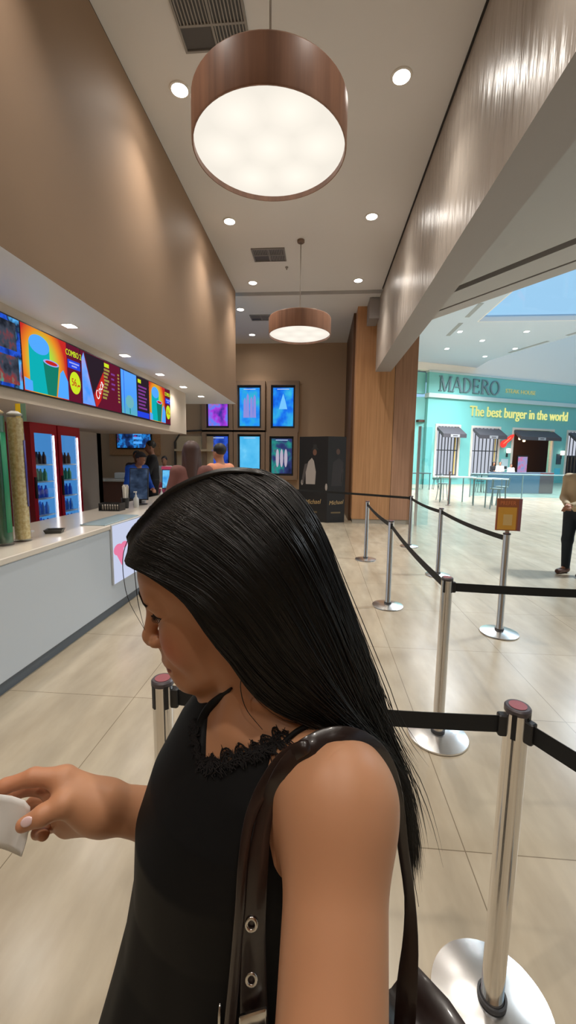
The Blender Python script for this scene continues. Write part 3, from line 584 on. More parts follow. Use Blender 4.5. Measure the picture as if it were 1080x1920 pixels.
fridge(5.66, 'red drinks fridge with glass door, nearer one behind the popcorn tube'); fridge(6.26, 'red drinks fridge with glass door, farther one by the brown back counter')
bmats = [mat('cola_dark', (.05, .012, .012), rough=.2), mat('green_bottle', srgb(60, 160, 110), rough=.2), mat('blue_bottle', srgb(40, 110, 230), rough=.2), mat('pale_blue_bottle', srgb(90, 160, 240), rough=.2), mat('yellow_bottle', srgb(230, 210, 40), rough=.3)]
names_ = {1.378: ('dark cola bottle on the top shelf', 0), 1.128: ('green drink bottle on the second shelf', 1), .878: ('blue water bottle on the third shelf', 2), .628: ('pale blue water bottle on the fourth shelf', 3), .378: ('blue water bottle on the lowest shelf', 2)}
bot0 = {}
for fy, fl_ in ((5.66, 'nearer'), (6.26, 'farther')):
    for z, (lab, mi) in names_.items():
        for i in range(10):
            yy = fy - .21 + (i % 5) * .095; lab2 = lab + ' of the %s red fridge' % fl_; gp = 'drinks in the %s fridge' % fl_; m_ = mi
            if z > 1.3 and i == 0 and fl_ == 'nearer': m_ = 4; lab2 = 'yellow drink bottle at the near end of the top fridge shelf'
            if m_ not in bot0:
                o = MB().lathe([(.0, 0), (.028, 0), (.030, .01), (.030, .11), (.012, .155), (.012, .18), (.0, .18)], n=12, caps=False).build('drink_bottle', bmats[m_], None, 40); bot0[m_] = o
            else: o = bot0[m_].copy(); COL.objects.link(o)
            o.location = (-4.13 - .11 * (i // 5), yy, z + .121); tag(o, lab2, 'bottle', gp)
for i, (y, dx, m_, s, l) in enumerate(((5.72, 0, mat('ochre_box', srgb(196, 140, 40), rough=.6), (.05, .05, .12), 'ochre box standing on top of the nearer red fridge'), (5.86, 0, mat('red_box', srgb(170, 30, 50), rough=.6), (.06, .07, .09), 'red box on top of the fridges beside the ochre box'), (5.99, 0, mat('dark_card', srgb(80, 60, 60), rough=.6), (.02, .02, .12), 'thin dark card on top of the fridges'))):
    o = MB().bevbox(-s[0], s[0], -s[1], s[1], 0, s[2], .004).build('carton', m_); o.location = (-4.15 + dx, y, 2.11); tag(o, l, 'box')

# ================================================================ back area: poster screens, tv, counter, standee
boxm = mat('poster_box', srgb(150, 122, 98), rough=.5)
def pscreen(x0, x1, z0, z1, lab, scr, extra=None):
    t = thing('poster_screen', lab, 'digital poster', group='digital film posters on the back wall'); w, h = (x1 - x0) / 2, (z1 - z0) / 2; orient(t, face(((x0 + x1) / 2, 13.49, (z0 + z1) / 2), (0, -1, 0)))
    b = MB(); q = .13
    rect(b, -w - q, w + q, -h - q, -h, 0, .16); rect(b, -w - q, w + q, h, h + q, 0, .16); rect(b, -w - q, -w, -h, h, 0, .16); rect(b, w, w + q, -h, h, 0, .16); b.build('surround', boxm, t)
    b = MB(); rect(b, -w, w, -h, h, .0, .05); b.build('bezel', bez, t); b = MB(); rect(b, -w + .06, w - .06, -h + .07, h - .07, .05, .055); b.build('display', scr, t)
    b = MB(); rect(b, -w * .5, w * .5, h - .13, h - .105, .055, .058); b.build('caption_bar', emis('caption', srgb(190, 220, 255), .8), t)
    if extra: extra(t, w, h)
def castle(t, w, h):
    b = MB(); flat(b, [(-w * .35, -h * .1), (w * .35, -h * .1), (w * .2, h * .25), (0, h * .62), (-w * .2, h * .25)], .055, .058); b.build('glow_shape', emis('pale_glow', srgb(120, 200, 255), 1.), t)
def spires(t, w, h):
    b = MB()
    for x, hh in ((-.4, .3), (-.15, .5), (.15, .35), (.42, .45)): flat(b, [(w * x - .05, -h * .5), (w * x + .05, -h * .5), (w * x + .04, h * hh), (w * x, h * (hh + .14)), (w * x - .04, h * hh)], .055, .058)
    b.build('tower_shapes', emis('tower_glow', srgb(150, 150, 230), .9), t)
def figures(t, w, h):
    b = MB()
    for x in (-.35, 0, .35): flat(b, ell2(w * x, -h * .1, .055, .30, 14), .055, .058)
    b.build('figure_shapes', emis('fig_glow', srgb(200, 190, 210), .8), t)
bl = lambda n, s, sd: screen(n, s, (2.5, 2.0, 1), 1., seed=sd)
pscreen(-3.77, -3.0, 2.62, 3.95, 'digital poster glowing pink and blue, partly behind the soffit', bl('poster_pink', [(.3, srgb(40, 50, 150)), (.45, srgb(170, 60, 220)), (.55, srgb(90, 130, 245)), (.68, srgb(220, 60, 60))], 1.))
pscreen(-2.72, -1.94, 2.62, 3.98, 'upper digital poster of pale towers on blue, middle of the row', bl('poster_blue', [(.3, srgb(20, 70, 200)), (.5, srgb(40, 150, 250)), (.7, srgb(60, 190, 200))], 4.), spires)
pscreen(-1.62, -.84, 2.62, 3.98, 'upper digital poster with pale pointed glow on blue, right end of row', bl('poster_deep', [(.3, srgb(14, 50, 190)), (.5, srgb(30, 120, 240)), (.7, srgb(60, 190, 230))], 7.), castle)
pscreen(-2.72, -1.94, 1.08, 2.42, 'lower digital poster with sky blue ground, below the towers poster', bl('poster_sky', [(.3, srgb(70, 180, 235)), (.6, srgb(96, 196, 245)), (.7, srgb(120, 210, 250))], 9.))
pscreen(-1.66, -.87, 1.08, 2.36, 'lower digital poster of pale figures on dark teal, right end of row', bl('poster_teal', [(.3, srgb(26, 30, 60)), (.5, srgb(50, 60, 110)), (.62, srgb(40, 140, 130)), (.72, srgb(90, 60, 110))], 12.), figures)
pscreen(-3.77, -3.0, 1.08, 2.42, 'lower digital poster mostly hidden behind the customers', bl('poster_dim', [(.3, srgb(20, 40, 110)), (.6, srgb(50, 90, 210)), (.7, srgb(60, 60, 90))], 15.))
tv = thing('television', 'wide television with film schedule in a wooden surround on the back wall', 'television'); orient(tv, face((-6.26, 13.49, 2.33), (0, -1, 0)))
b = MB(); rect(b, -.88, .88, -.62, .62, 0, .06); b.build('wood_surround', wood, tv); b = MB(); rect(b, -.62, .62, -.42, .42, .06, .10); b.build('bezel', bez, tv); b = MB(); rect(b, -.58, .58, -.38, .38, .10, .104); b.build('display', screen('tv_picture', [(.3, srgb(16, 22, 40)), (.45, srgb(30, 60, 120)), (.52, srgb(40, 140, 230)), (.6, srgb(30, 40, 60)), (.68, srgb(190, 70, 190)), (.75, srgb(60, 200, 190))], (4, 3, 1), .9, seed=6.3), tv)
b = MB()
for i in range(4): rect(b, -.02, .28, .20 - i * .15, .28 - i * .15, .104, .107)
b.build('schedule_rows', E_lb, tv)
bc = thing('back_counter', 'brown wooden back counter with white top beyond the fridges', 'counter', (-6.3, 11.7, 0)); MB().bevbox(-1.0, 1.0, -.5, .5, .0, .93, .006).build('cabinet', mat('brown_counter', srgb(116, 78, 64), rough=.45), bc); MB().bevbox(-1.04, 1.04, -.54, .54, .93, .98, .006).build('worktop', ctop, bc); MB().box(-.1, .1, -.52, -.5, .78, .82).build('drawer_pull', bez, bc)
o = MB().bevbox(-.35, .35, -.15, .15, 0, .18, .02).build('white_box', mat('box_white', srgb(226, 222, 216), rough=.6)); o.location = (-5.85, 12.0, .98); tag(o, 'low white carton on the brown back counter', 'box')
o = MB().lathe([(.07, 0), (.09, .17), (.085, .17), (.065, .01)], n=20).build('paper_cup_stack', mat('grey_blue_cup', srgb(130, 146, 172), rough=.6), None, 40); o.location = (-6.75, 11.45, .98); tag(o, 'blue grey paper tub on the brown back counter', 'tub')
cp = thing('wall_hatch', 'cream serving hatch with dark rail on the back wall behind customers', 'hatch', (-4.05, 13.5, 0)); MB().box(-.75, .5, -.08, 0, .1, 2.35).build('panel', mat('cream_panel', srgb(206, 184, 150), rough=.5), cp); b = MB(); b.tube([(-.80, -.1, .1), (-.80, -.1, 2.15), (-.58, -.1, 2.5), (.5, -.1, 2.56)], .03); b.build('rail', mat('dark_rail', (.05, .04, .035), rough=.5), cp, 60); MB().box(-.75, .5, -.3, -.08, 1.85, 1.92).build('ledge', mat('cream_panel', (0, 0, 0)), cp)
# film standee with two leaning boards
st = thing('film_standee', 'tall black folding film standee with white shirted figure and gold signature', 'standee', (.1, 10.6, 0)); blk = mat('standee_black', (.012, .011, .012), rough=.5); prt = mat('print_grey', srgb(176, 166, 160), rough=.6); gol = mat('print_gold', srgb(190, 160, 110), rough=.5); skn = mat('print_skin', srgb(120, 84, 68), rough=.6)
def stpanel(x0, y0, x1, y1, fig, txt, nm):
    d = np.array([x1 - x0, y1 - y0]); w = float(np.linalg.norm(d)); d /= w; M = face((x0 - .1, y0 - 10.6, 0), (d[1], -d[0], 0)); b = MB(); k = 0; rect(b, 0, w, .0, 2.2, -.02, 0); b.xf(M); p = b.build(nm, blk, st)
    def pc(n, pts, m, z=.001):
        q = MB(); flat(q, pts, z, z + .001); q.xf(M); q.build(n, m, p)
    if fig:
        pc('printed_shirt', [(.20, .98), (.46, .98), (.48, 1.30), (.42, 1.58), (.36, 1.66), (.26, 1.56), (.19, 1.28)], prt); pc('printed_head', ell2(.44, 1.80, .055, .08), skn); pc('printed_hat', [(.33, 1.87), (.56, 1.87), (.50, 1.92), (.49, 2.0), (.40, 2.0), (.39, 1.92)], mat('print_dark', (.03, .03, .03), rough=.6)); pc('printed_sleeve', [(.06, 1.02), (.13, .98), (.19, 1.30), (.24, 1.52), (.16, 1.50)], mat('print_mid', srgb(90, 84, 84), rough=.6)); pc('printed_glove', ell2(.09, 1.02, .035, .07), prt); pc('printed_cuff', ell2(w - .03, .92, .03, .09), prt)
    else: pc('printed_suit', [(.10, .95), (.40, .95), (.42, 1.55), (.30, 1.66), (.14, 1.55)], mat('print_dark2', (.03, .026, .028), rough=.6)); pc('printed_head', ell2(.27, 1.82, .05, .075), mat('print_dim', srgb(84, 62, 54), rough=.6)); pc('printed_sleeve', [(.37, 1.05), (.41, 1.05), (.42, 1.4), (.38, 1.35)], mat('print_mid', (0, 0, 0)))
    text('signature', 'Michael', .17 if fig else .15, gol, p, M @ T2(w / 2, .52, .002) @ Matrix.Rotation(.08, 4, 'Z'), .001, .85, .3); pc('caption_line', [(w / 2 - .13, .24), (w / 2 + .13, .24), (w / 2 + .13, .28), (w / 2 - .13, .28)], mat('print_gold_dim', srgb(110, 94, 66), rough=.5))
stpanel(-.54, 10.72, .20, 10.40, True, 1, 'left_panel'); stpanel(.20, 10.40, .66, 10.55, False, 1, 'right_panel')
MB().box(-.5, .5, .12, .14, 0, 1.9).build('back_support', blk, st)
# aluminium glass-door edge beside the pillar
ap = thing('glass_partition', 'slim aluminium framed glass panel standing beside the wooden pillar', 'glass panel', (2.42, 10.3, 0)); MB().box(-.03, .03, -.03, .03, 0, 2.45).build('upright', mat('aluminium', (.72, .74, .76), rough=.25, metal=1.), ap); MB().box(.03, .30, -.006, .006, .02, 2.43).build('pane', glassm('pane_glass', (.86, .95, .97), .3), ap)

# ================================================================ queue posts
chrome = mat('chrome', (.86, .84, .82), rough=.13, metal=1.); basem = mat('post_base_steel', (.88, .88, .88), rough=.22, metal=1.); blackp = mat('post_head_black', (.018, .018, .02), rough=.4); webb = mat('belt_webbing', (.014, .015, .016), rough=.75); capm = mat('cap_grey', srgb(96, 90, 94), rough=.35, metal=.4); capr = mat('cap_red', srgb(158, 88, 96), rough=.4)
POSTS = {'A': (.537, 1.046), 'B': (-.447, 1.086), 'C': (.722, 2.26), 'D': (1.72, 3.80), 'E': (.775, 6.55), 'F': (.785, 4.42), 'G': (1.70, 5.75), 'H': (1.72, 7.70), 'I': (-.70, 9.1), 'J': (-.50, 7.7), 'K': (2.9, 2.36), 'L': (1.0, .35)}
PL = {'A': 'nearest chrome queue post at the lower right with big white base', 'B': 'chrome queue post behind the woman\'s chin at left', 'C': 'chrome queue post in front of the restaurant view, belts meeting left and right', 'D': 'chrome queue post carrying the orange sign', 'E': 'slim chrome queue post farthest in the right lane before the wooden pillar', 'F': 'chrome queue post between the pillar and the middle post', 'G': 'chrome queue post behind the sign post, left of the orange sign', 'H': 'chrome queue post beside the right edge of the wooden pillar', 'I': 'farther of the two queue posts left of the film standee', 'J': 'nearer of the two queue posts left of the film standee', 'K': 'chrome queue post at the far right end of the belt from the middle post', 'L': 'chrome queue post at the near end of the belt running off lower right'}
post0 = None; PO = {}
for k, (x, y) in POSTS.items():
    if post0 is None:
        t = post0 = thing('queue_post', PL[k], 'queue post', (x, y, 0), 0, 'chrome queue posts')
        MB().lathe([(0, 0), (.165, 0), (.17, .004), (.168, .012), (.12, .022), (.06, .032), (.0, .034)], n=56, caps=False).build('base', basem, t, 40)
        MB().lathe([(.0, .03), (.036, .03), (.036, .045), (.0305, .055), (.0305, .945), (.0, .945)], n=36, caps=False).build('pole', chrome, t, 40)
        MB().lathe([(.034, .036), (.040, .036), (.040, .05), (.034, .05), (.034, .036)], n=36, caps=False).build('collar_ring', mat('collar_dark', (.05, .05, .055), rough=.4), t, 40)
        MB().lathe([(.0, .945), (.0325, .945), (.0325, .957), (.029, .961), (.0, .961)], n=36, caps=False).build('cap', capm, t, 40)
        MB().lathe([(.0, .961), (.022, .961), (.022, .9625), (.0, .9625)], n=28, caps=False).build('cap_badge', capr, t, 40)
    else: t = dup(post0, (x, y, 0), label=PL[k])
    PO[k] = t
def belt(a, b_, z=.905):
    pa, pb = np.array(POSTS[a]), np.array(POSTS[b_]); d = pb - pa; l = float(np.linalg.norm(d)); d /= l; w = np.array([-d[1], d[0]])
    def q(s, o, zz): p = d * s + w * o; return (p[0], p[1], zz)
    m = MB(); n = 14; rings = []
    for i in range(n + 1):
        s = .036 + (l - .072) * i / n; sag = .012 * l * (4 * (i / n) * (1 - i / n)); zz = z - sag
        rings.append([q(s, -.0012, zz - .024), q(s, .0012, zz - .024), q(s, .0012, zz + .024), q(s, -.0012, zz + .024)])
    m.loft(rings); m.build('belt', webb, PO[a], 40)
    for s in (.034, l - .034):
        m = MB(); k = len(m.v); m.bevbox(-.014, .014, -.012, .012, -.030, .030, .003); m.xf(Matrix.Translation(q(s, 0, z)) @ Matrix.Rotation(math.atan2(d[1], d[0]), 4, 'Z'), k)
        m.build('belt_clip', blackp, PO[a])
    return d
for a, b_ in (('A', 'B'), ('A', 'L'), ('C', 'F'), ('C', 'K'), ('F', 'E'), ('H', 'G'), ('G', 'D'), ('J', 'I')): belt(a, b_)
for k in 'ABC':       # empty belt slots in the heads
    for an in ((-2.2, -.9) if k != 'C' else (-2.3, -.75)): m = MB(); j = 0; m.box(.028, .0325, -.006, .006, -.036, .034); m.xf(Matrix.Translation((0, 0, .915)) @ Matrix.Rotation(an, 4, 'Z'), j); m.build('belt_slot', blackp, PO[k])
pa, pb = np.array(POSTS['E']), np.array([.84, 10.45]); 
m = MB(); v = [(0, 0), (-.9, 2.4), (.05, 3.85)]
t = thing('wall_belt', 'black queue belt stretched low across the pillar and film standee', 'queue belt', (.1, 9.35, 0)); m.loft([[(x, yy - .001, z - .022), (x, yy + .001, z - .022), (x, yy + .001, z + .022), (x, yy - .001, z + .022)] for x, yy, z in ((-.80, -.25, .93), (0, -.5, .92), (.7, -.9, .915), (1.6, -1.6, .915))]); m.build('webbing', webb, t); MB().box(-.83, -.79, -.27, -.23, .89, .96).build('belt_clip', blackp, t); MB().box(1.58, 1.62, -1.65, -1.6, .885, .95).build('belt_clip', blackp, t)
sg = thing('queue_sign', 'orange sign with wooden border clipped on top of a queue post', 'sign', (1.72, 3.80, .961), -.12)
org = mat('sign_brown', srgb(176, 104, 70), rough=.5); MB().bevbox(-.105, .105, -.008, .008, .02, .315, .003).build('board', org, sg); MB().box(-.016, .016, -.006, .006, -.002, .03).build('clip', chrome, sg)
MB().box(-.092, .064, -.0105, -.008, .03, .235).build('orange_panel', mat('sign_orange', srgb(238, 180, 76), rough=.5), sg); MB().box(.078, .105, -.0100, -.008, .02, .315).build('side_strip', mat('sign_mauve', srgb(150, 100, 112), rough=.5), sg); MB().box(-.045, .03, -.0125, -.0105, .07, .17).build('pale_square', mat('sign_pale', srgb(240, 206, 140), rough=.5), sg)
text('heading', 'PREFER', .052, mat('sign_letter', srgb(236, 150, 96), rough=.5), sg, face((-.012, -.009, .272), (0, -1, 0)), .001, .8)
# ================================================================ the woman in front (camera-frame metres, turned into room metres by W)
HO = np.array([-.0791, .1098, .5053]); HF = np.array([-.945, .3182, .0751]); HL = np.array([-.0309, .1419, -.9894]); HU = np.array([-.3255, -.9373, -.1242])
HR = np.stack([HF, HL, HU], 1)
def H(x, y, z): return HO + x * HF + y * HL + z * HU
DN = -CR[:, 2] * 1.0
TF = np.array([-.83, 0, -.55]); TF = TF - DN * (TF @ DN); TF /= np.linalg.norm(TF); TL = np.cross(TF, DN) ; TL = -TL if TL[2] > 0 else TL
CH = np.array([-.045, .37, .52])
NB = C(522, 1345, .5); SL = C(634, 1502, .393); EL = np.array([.02, .486, .24]); WL = np.array([.03, .27, .08])
SR = np.array([-.080, .305, .605]); ER = np.array([-.07, .50, .64]); WR = C(195, 1512, .53)
S_T = [-.16, -.135, -.092, -.048, 0, .07, .13, .186, .25, .36, .45]
S_F = [.030, .056, .088, .122, .142, .147, .160, .178, .200, .225, .24]     # how far the cloth front stands off the spine axis
S_B = [.03, .06, .082, .09, .092, .092, .095, .10, .105, .115, .12]
S_L = [.06, .10, .128, .136, .136, .132, .132, .136, .142, .152, .158]
def torso(shrink, smax, folds=0., body=False):
    def f(p):
        q = p - CH; s = q @ DN; a = q @ TF; b = q @ TL; s_ = np.clip(s, S_T[0], S_T[-1])
        fr = np.interp(s_, S_T, S_F); bk = np.interp(s_, S_T, S_B); rl = np.interp(s_, S_T, S_L)
        if body: fr = np.where(s_ > .07, np.interp(s_, [.07, .2, .36], [.13, .10, .11]), fr)
        rf = np.where(a > 0, fr, bk)
        if folds:
            an = np.arctan2(b, a); rp = np.clip((s + .02) / .3, 0, 1)
            rf = rf * (1 + folds * rp * (np.sin(an * 11 + s * 6) + .6 * np.sin(an * 19 + 2 - s * 9))); 
        rf = rf - shrink; rl = rl - shrink
        k = np.sqrt((a / rf) ** 2 + (b / rl) ** 2)
        d = (k - 1) * np.minimum(rf, rl)
        return np.maximum(d, np.maximum(S_T[0] - s, s - smax))
    return f
body = []
def U_(f, k=.02): body.append((f, k, 1))
def X_(f, k=.01): body.append((f, k, -1))
U_(s_ell(H(-.012, 0, .045), (.090, .072, .080), HR)); U_(s_ell(H(.030, 0, .056), (.056, .060, .046), HR)); U_(s_ell(H(.034, 0, -.022), (.053, .052, .076), HR))
U_(s_cap(H(.0740, .007, -.0775), H(.0740, -.007, -.0775), .0185, .0185), .016)
for s in (1, -1):
    U_(s_cap(H(.060, s * .014, -.0775), H(.006, s * .044, -.058), .0155, .019), .024)
    U_(s_ell(H(.052, s * .034, -.022), (.024, .021, .028), HR), .02)
    U_(s_cap(H(.081, s * .008, .036), H(.064, s * .042, .036), .0115, .0105), .016)
U_(s_ell(H(.079, 0, -.054), (.0205, .026, .024), HR), .014)
for s in (1, -1): X_(s_ell(H(.095, s * .035, .026), (.019, .017, .012), HR), .014)
for s in (1, -1): U_(s_ell(H(.0575, s * .0345, .0235), (.0145, .0145, .0125), HR), .004)
U_(s_cap(H(.086, 0, .024), H(.105, 0, -.010), .0070, .0082), .014); U_(s_cap(H(.1075, 0, -.016), H(.1065, 0, -.0185), .0086, .0086), .008)
for s in (1, -1): U_(s_ell(H(.0955, s * .0112, -.0215), (.0105, .0065, .0072), HR), .006)
U_(s_cap(H(.106, 0, -.022), H(.092, 0, -.034), .0052, .005), .006); U_(s_cap(H(.0885, 0, -.036), H(.0895, 0, -.049), .0085, .009), .012)
for s in (1, -1): X_(s_ell(H(.102, s * .006, -.0305), (.006, .0032, .003), HR), .003)
for s in (1, -1):
    U_(s_cap(H(.0965, 0, -.0505), H(.083, s * .021, -.0555), .0062, .0035), .004)
    U_(s_cap(H(.0945, 0, -.0620), H(.082, s * .020, -.0575), .0066, .0035), .004)
for s in (1, -1): X_(s_cap(H(.1035, 0, -.0562), H(.087, s * .0245, -.0568), .0018, .0020), .003)
for s in (1, -1):
    U_(s_ell(H(-.008, s * .071, .0), (.017, .009, .031), HR), .008); X_(s_ell(H(-.004, s * .080, .002), (.009, .006, .018), HR), .006)
U_(s_cap(H(-.030, 0, -.03), NB, .047, .050), .025)
for s in (1, -1): U_(s_cap(H(-.01, s * .03, -.05), C(440, 1352, .462), .012, .008), .02)          # neck muscles to the notch
for A in (SL, SR): U_(s_cap(NB - DN * .02 - TF * .02, A - DN * .012, .040, .028), .03)
U_(torso(.007, .44, body=True), .035)
for A in (SL, SR): U_(s_cap(NB + TF * .052 + DN * .022, A * .8 + NB * .2 + TF * .03 - DN * .004, .0085, .008), .018)   # collar bones
U_(s_ell(SL, (.050, .050, .052)), .03); U_(s_cap(SL, EL, .0475, .039), .035); U_(s_cap(EL, WL, .041, .025), .025)
U_(s_cap(WL, WL + (0, -.065, -.045), .024, .030), .02)
for i in range(4):
    kx = WL + (-.030 + .020 * i, -.075, -.048); k2 = kx + (0, -.040, .018 - .004 * abs(i - 1.5)); k3 = k2 + (0, -.018, .026)
    U_(s_cap(kx, k2, .0095, .0085), .006); U_(s_cap(k2, k3, .0085, .007), .004)
U_(s_cap(WL + (-.022, -.03, -.02), WL + (-.050, -.070, -.01), .013, .010), .012); U_(s_cap(WL + (-.050, -.070, -.01), WL + (-.045, -.105, .002), .0095, .0075), .004)
U_(s_cap(SR, ER, .044, .037), .03); U_(s_cap(ER, WR * .6 + ER * .4, .038, .034), .02); U_(s_cap(WR * .6 + ER * .4, WR, .034, .0262), .02)
# right hand closing on the slip of paper
PALM = [((192, 1506, .527), (122, 1464, .522), .0255, .0165), ((192, 1512, .532), (114, 1490, .536), .025, .019), ((196, 1518, .538), (120, 1522, .549), .024, .0185), ((198, 1524, .54), (130, 1546, .556), .022, .016)]
for a, b, ra, rb in PALM: U_(s_cap(C(*a), C(*b), ra, rb), .016)
def chain(pts, rad, k0=.010, k=.005):
    P = [C(*p) for p in pts]
    for i in range(len(P) - 1): U_(s_cap(P[i], P[i + 1], rad[i], rad[i + 1]), k0 if i == 0 else k)
chain([(118, 1458, .521), (62, 1457, .514), (10, 1474, .508), (-30, 1494, .505)], (.0125, .0105, .0088, .0072))
chain([(114, 1482, .536), (56, 1474, .540), (14, 1492, .534), (-8, 1520, .524)], (.012, .0105, .009, .0072))
chain([(116, 1512, .548), (66, 1506, .556), (36, 1528, .547), (44, 1552, .530)], (.0115, .010, .0088, .0074))
chain([(126, 1540, .556), (92, 1548, .562), (72, 1560, .552), (82, 1566, .538)], (.0105, .009, .008, .007))
chain([(172, 1518, .520), (120, 1508, .499), (80, 1528, .489), (44, 1546, .486)], (.0185, .0135, .0112, .0086), .02, .006)

bv, bf = surface(body, (-.42, -.12, -.02), (.16, .86, .78), .0022)
dskin = mat('skin', srgb(196, 142, 106), rough=.46, spec=.4, sss=.12)
def skin_nodes(m):
    nt = m.node_tree; N = nt.nodes; b = N['Principled BSDF']; a = N.new('ShaderNodeVertexColor'); a.layer_name = 'complexion'
    mx = N.new('ShaderNodeMix'); mx.data_type = 'RGBA'; mx.inputs[6].default_value = b.inputs['Base Color'].default_value; mx.blend_type = 'MULTIPLY'; mx.inputs[0].default_value = 1
    nt.links.new(a.outputs[0], mx.inputs[7]); nt.links.new(mx.outputs[2], b.inputs['Base Color'])
skin_nodes(dskin)
FEET = W(CH + DN * .5 - TF * 0); FEET[2] = 0
person = thing('person', 'woman with long straight black hair in black lace camisole, holding a white paper slip', 'person', FEET)
bobj = np_mesh('body', W(bv), bf, dskin, person, off=FEET)
# make-up, lips and finger tips as the skin's own colour
loc = (bv - HO) @ HR; colr = np.ones((len(bv), 4), np.float32)
def tint(w, c):
    for i in range(3): colr[:, i] *= 1 - w * (1 - c[i])
lipz = np.clip(1 - np.abs((loc[:, 2] + .0565) / (.0105 - .22 * np.abs(loc[:, 1]))), 0, 1) * (np.abs(loc[:, 1]) < .023) * (loc[:, 0] > .07)
tint(np.clip(lipz * 2, 0, 1), (.80, .52, .52))
for s in (1, -1): tint(np.exp(-(((loc[:, 0] - .070) / .022) ** 2 + ((loc[:, 1] - s * .046) / .03) ** 2 + ((loc[:, 2] + .024) / .022) ** 2)) * .85, (1., .62, .60))
hd = np.linalg.norm(bv - C(20, 1490, .51), axis=1); tint(np.clip(1 - hd / .085, 0, 1) * .5, (1., .70, .70))
ca = bobj.data.color_attributes.new('complexion', 'FLOAT_COLOR', 'POINT'); ca.data.foreach_set('color', colr.ravel())
bvh_body = BVHTree.FromPolygons([tuple(v) for v in bv], [tuple(q) for q in bf])

# ---- camisole
PA, PB, PC = C(382, 1448, .44), C(545, 1376, .43), C(398, 1310, .50)
nA = np.cross(TF, PB - PA); nA /= np.linalg.norm(nA); nA *= np.sign(nA[1]); nB = np.cross(TF, PC - PA); nB /= np.linalg.norm(nB); nB *= -np.sign(nB[0])
def neckline(p): return np.minimum(-((p - PA) @ nA), -((p - PA) @ nB))
def neck_top(p): return -((p - CH) @ DN) - .150
cami = [(torso(0, .37, folds=.013), .01, 1), (neckline, .002, 0), (neck_top, .002, 0), (s_cap(SL + DN * -.1, SL, .060, .060), .02, -1), (s_cap(SL, EL, .060, .050), .02, -1), (s_cap(SR - DN * .1, SR, .05, .05), .02, -1),
        (s_ell(CH + DN * .40 + TF * .02, (.15, .06, .13), np.stack([TF, DN, TL], 1)), .02, -1)]
cv, cf = surface(cami, (-.32, .14, .3), (.16, .80, .78), .003)
cloth = mat('black_satin', (.0055, .0055, .006), rough=.6, spec=.18, bump=((60, 60, 60), .06, .002))
cobj = np_mesh('camisole', W(cv), cf, cloth, person, off=FEET); cobj['label'] = 'black satin camisole with lace edge'
bvh_all = BVHTree.FromPolygons([tuple(v) for v in bv] + [tuple(v) for v in cv], [tuple(q) for q in bf] + [tuple(q + len(bv)) for q in cf])
def hit(px, py, lift=.003, bvh=None, dflt=None):
    d = Vector(((px - 540) / 760, (py - 960) / 760, 1)).normalized()
    r = (bvh or bvh_all).ray_cast(Vector((0, 0, 0)), d)
    if r[0] is None: return None
    return np.array(r[0]) - np.array(d) * lift
def strands_mesh(name, paths, rad, m, parent, n=4):
    """paths: list of (K,3) camera-frame arrays"""
    K = 14; P = np.stack([spline(p, K) for p in paths]); R = np.stack([np.interp(np.linspace(0, 1, K), np.linspace(0, 1, len(r)), r) if hasattr(r, '__len__') else np.full(K, r) for r in rad])
    V, F = tubes(P, R, n); return np_mesh(name, W(V), F, m, parent, off=FEET)
# lace: scalloped netting along the neckline
lacem = mat('black_lace', (.012, .010, .010), rough=.8, spec=.2)
lp, lr = [], []
edge = [(362, 1352), (362, 1385), (370, 1418), (384, 1438), (404, 1440), (430, 1428), (458, 1420), (486, 1412), (512, 1398), (540, 1380)]
E = spline(np.array(edge, float), 140)
for i in range(0, 140):
    tx, ty = E[min(i + 1, 139)] - E[max(i - 1, 0)]; l = math.hypot(tx, ty) + 1e-9; nx, ny = ty / l, -tx / l        # outward (towards skin)
    if i < 45: nx, ny = abs(nx), ny
    ph = (i % 14) / 14; hgt = 9 + 19 * math.sin(PI * ph) * (.75 + .25 * math.sin(i)); 
    if i < 40: hgt *= .35
    for rep in range(2):
        j = RNG.normal(0, 3.5, (4, 2)); pts = []
        for q, t in enumerate((-.7, 0, .5, 1)):
            h = hit(E[i][0] + nx * hgt * t + j[q][0], E[i][1] + ny * hgt * t + j[q][1], .0025 + .001 * rep)
            if h is not None: pts.append(h)
        if len(pts) == 4: lp.append(np.array(pts)); lr.append((.0006, .0006, .0005, .0003))
for lev in (.0, .35, .65, .95):
    for s0 in range(0, 135, 5):
        pts = []
        for i in range(s0, min(s0 + 8, 140), 2):
            tx, ty = E[min(i + 1, 139)] - E[max(i - 1, 0)]; l = math.hypot(tx, ty) + 1e-9; nx, ny = ty / l, -tx / l
            ph = (i % 14) / 14; hgt = (9 + 19 * math.sin(PI * ph)) * (.35 if i < 40 else 1)
            h = hit(E[i][0] + nx * hgt * lev + RNG.normal(0, 1.5), E[i][1] + ny * hgt * lev + RNG.normal(0, 1.5), .0035)
            if h is not None: pts.append(h)
        if len(pts) >= 3: lp.append(np.array(pts)); lr.append(.0009)
for i in range(14):      # ruffled lace at the armhole
    y = 1478 + i * 6; h0 = hit(494 - i * .3, y, .003); h1 = hit(503 + RNG.normal(0, 2), y + RNG.normal(0, 4), .004)
    if h0 is not None and h1 is not None: lp.append(np.array([h0, (h0 + h1) / 2 + (0, 0, -.003), h1])); lr.append(.0009)
strands_mesh('lace_trim', lp, lr, lacem, person)
# thin shoulder straps of the camisole
sp = [hit(x, y, .003, bvh_body) for x, y in ((535, 1390), (556, 1372), (580, 1360), (604, 1352))]
strands_mesh('shoulder_strap', [np.array([p for p in sp if p is not None])], [.003], cloth, person, 6)
sp = [hit(x, y, .003, bvh_body) for x, y in ((372, 1420), (372, 1376), (388, 1334), (410, 1310), (434, 1291))]; sp = [p for p in sp if p is not None]
if len(sp) > 2: strands_mesh('shoulder_strap', [np.array(sp)], [(.003, .007, .0065, .0045, .0015)], cloth, person, 6)

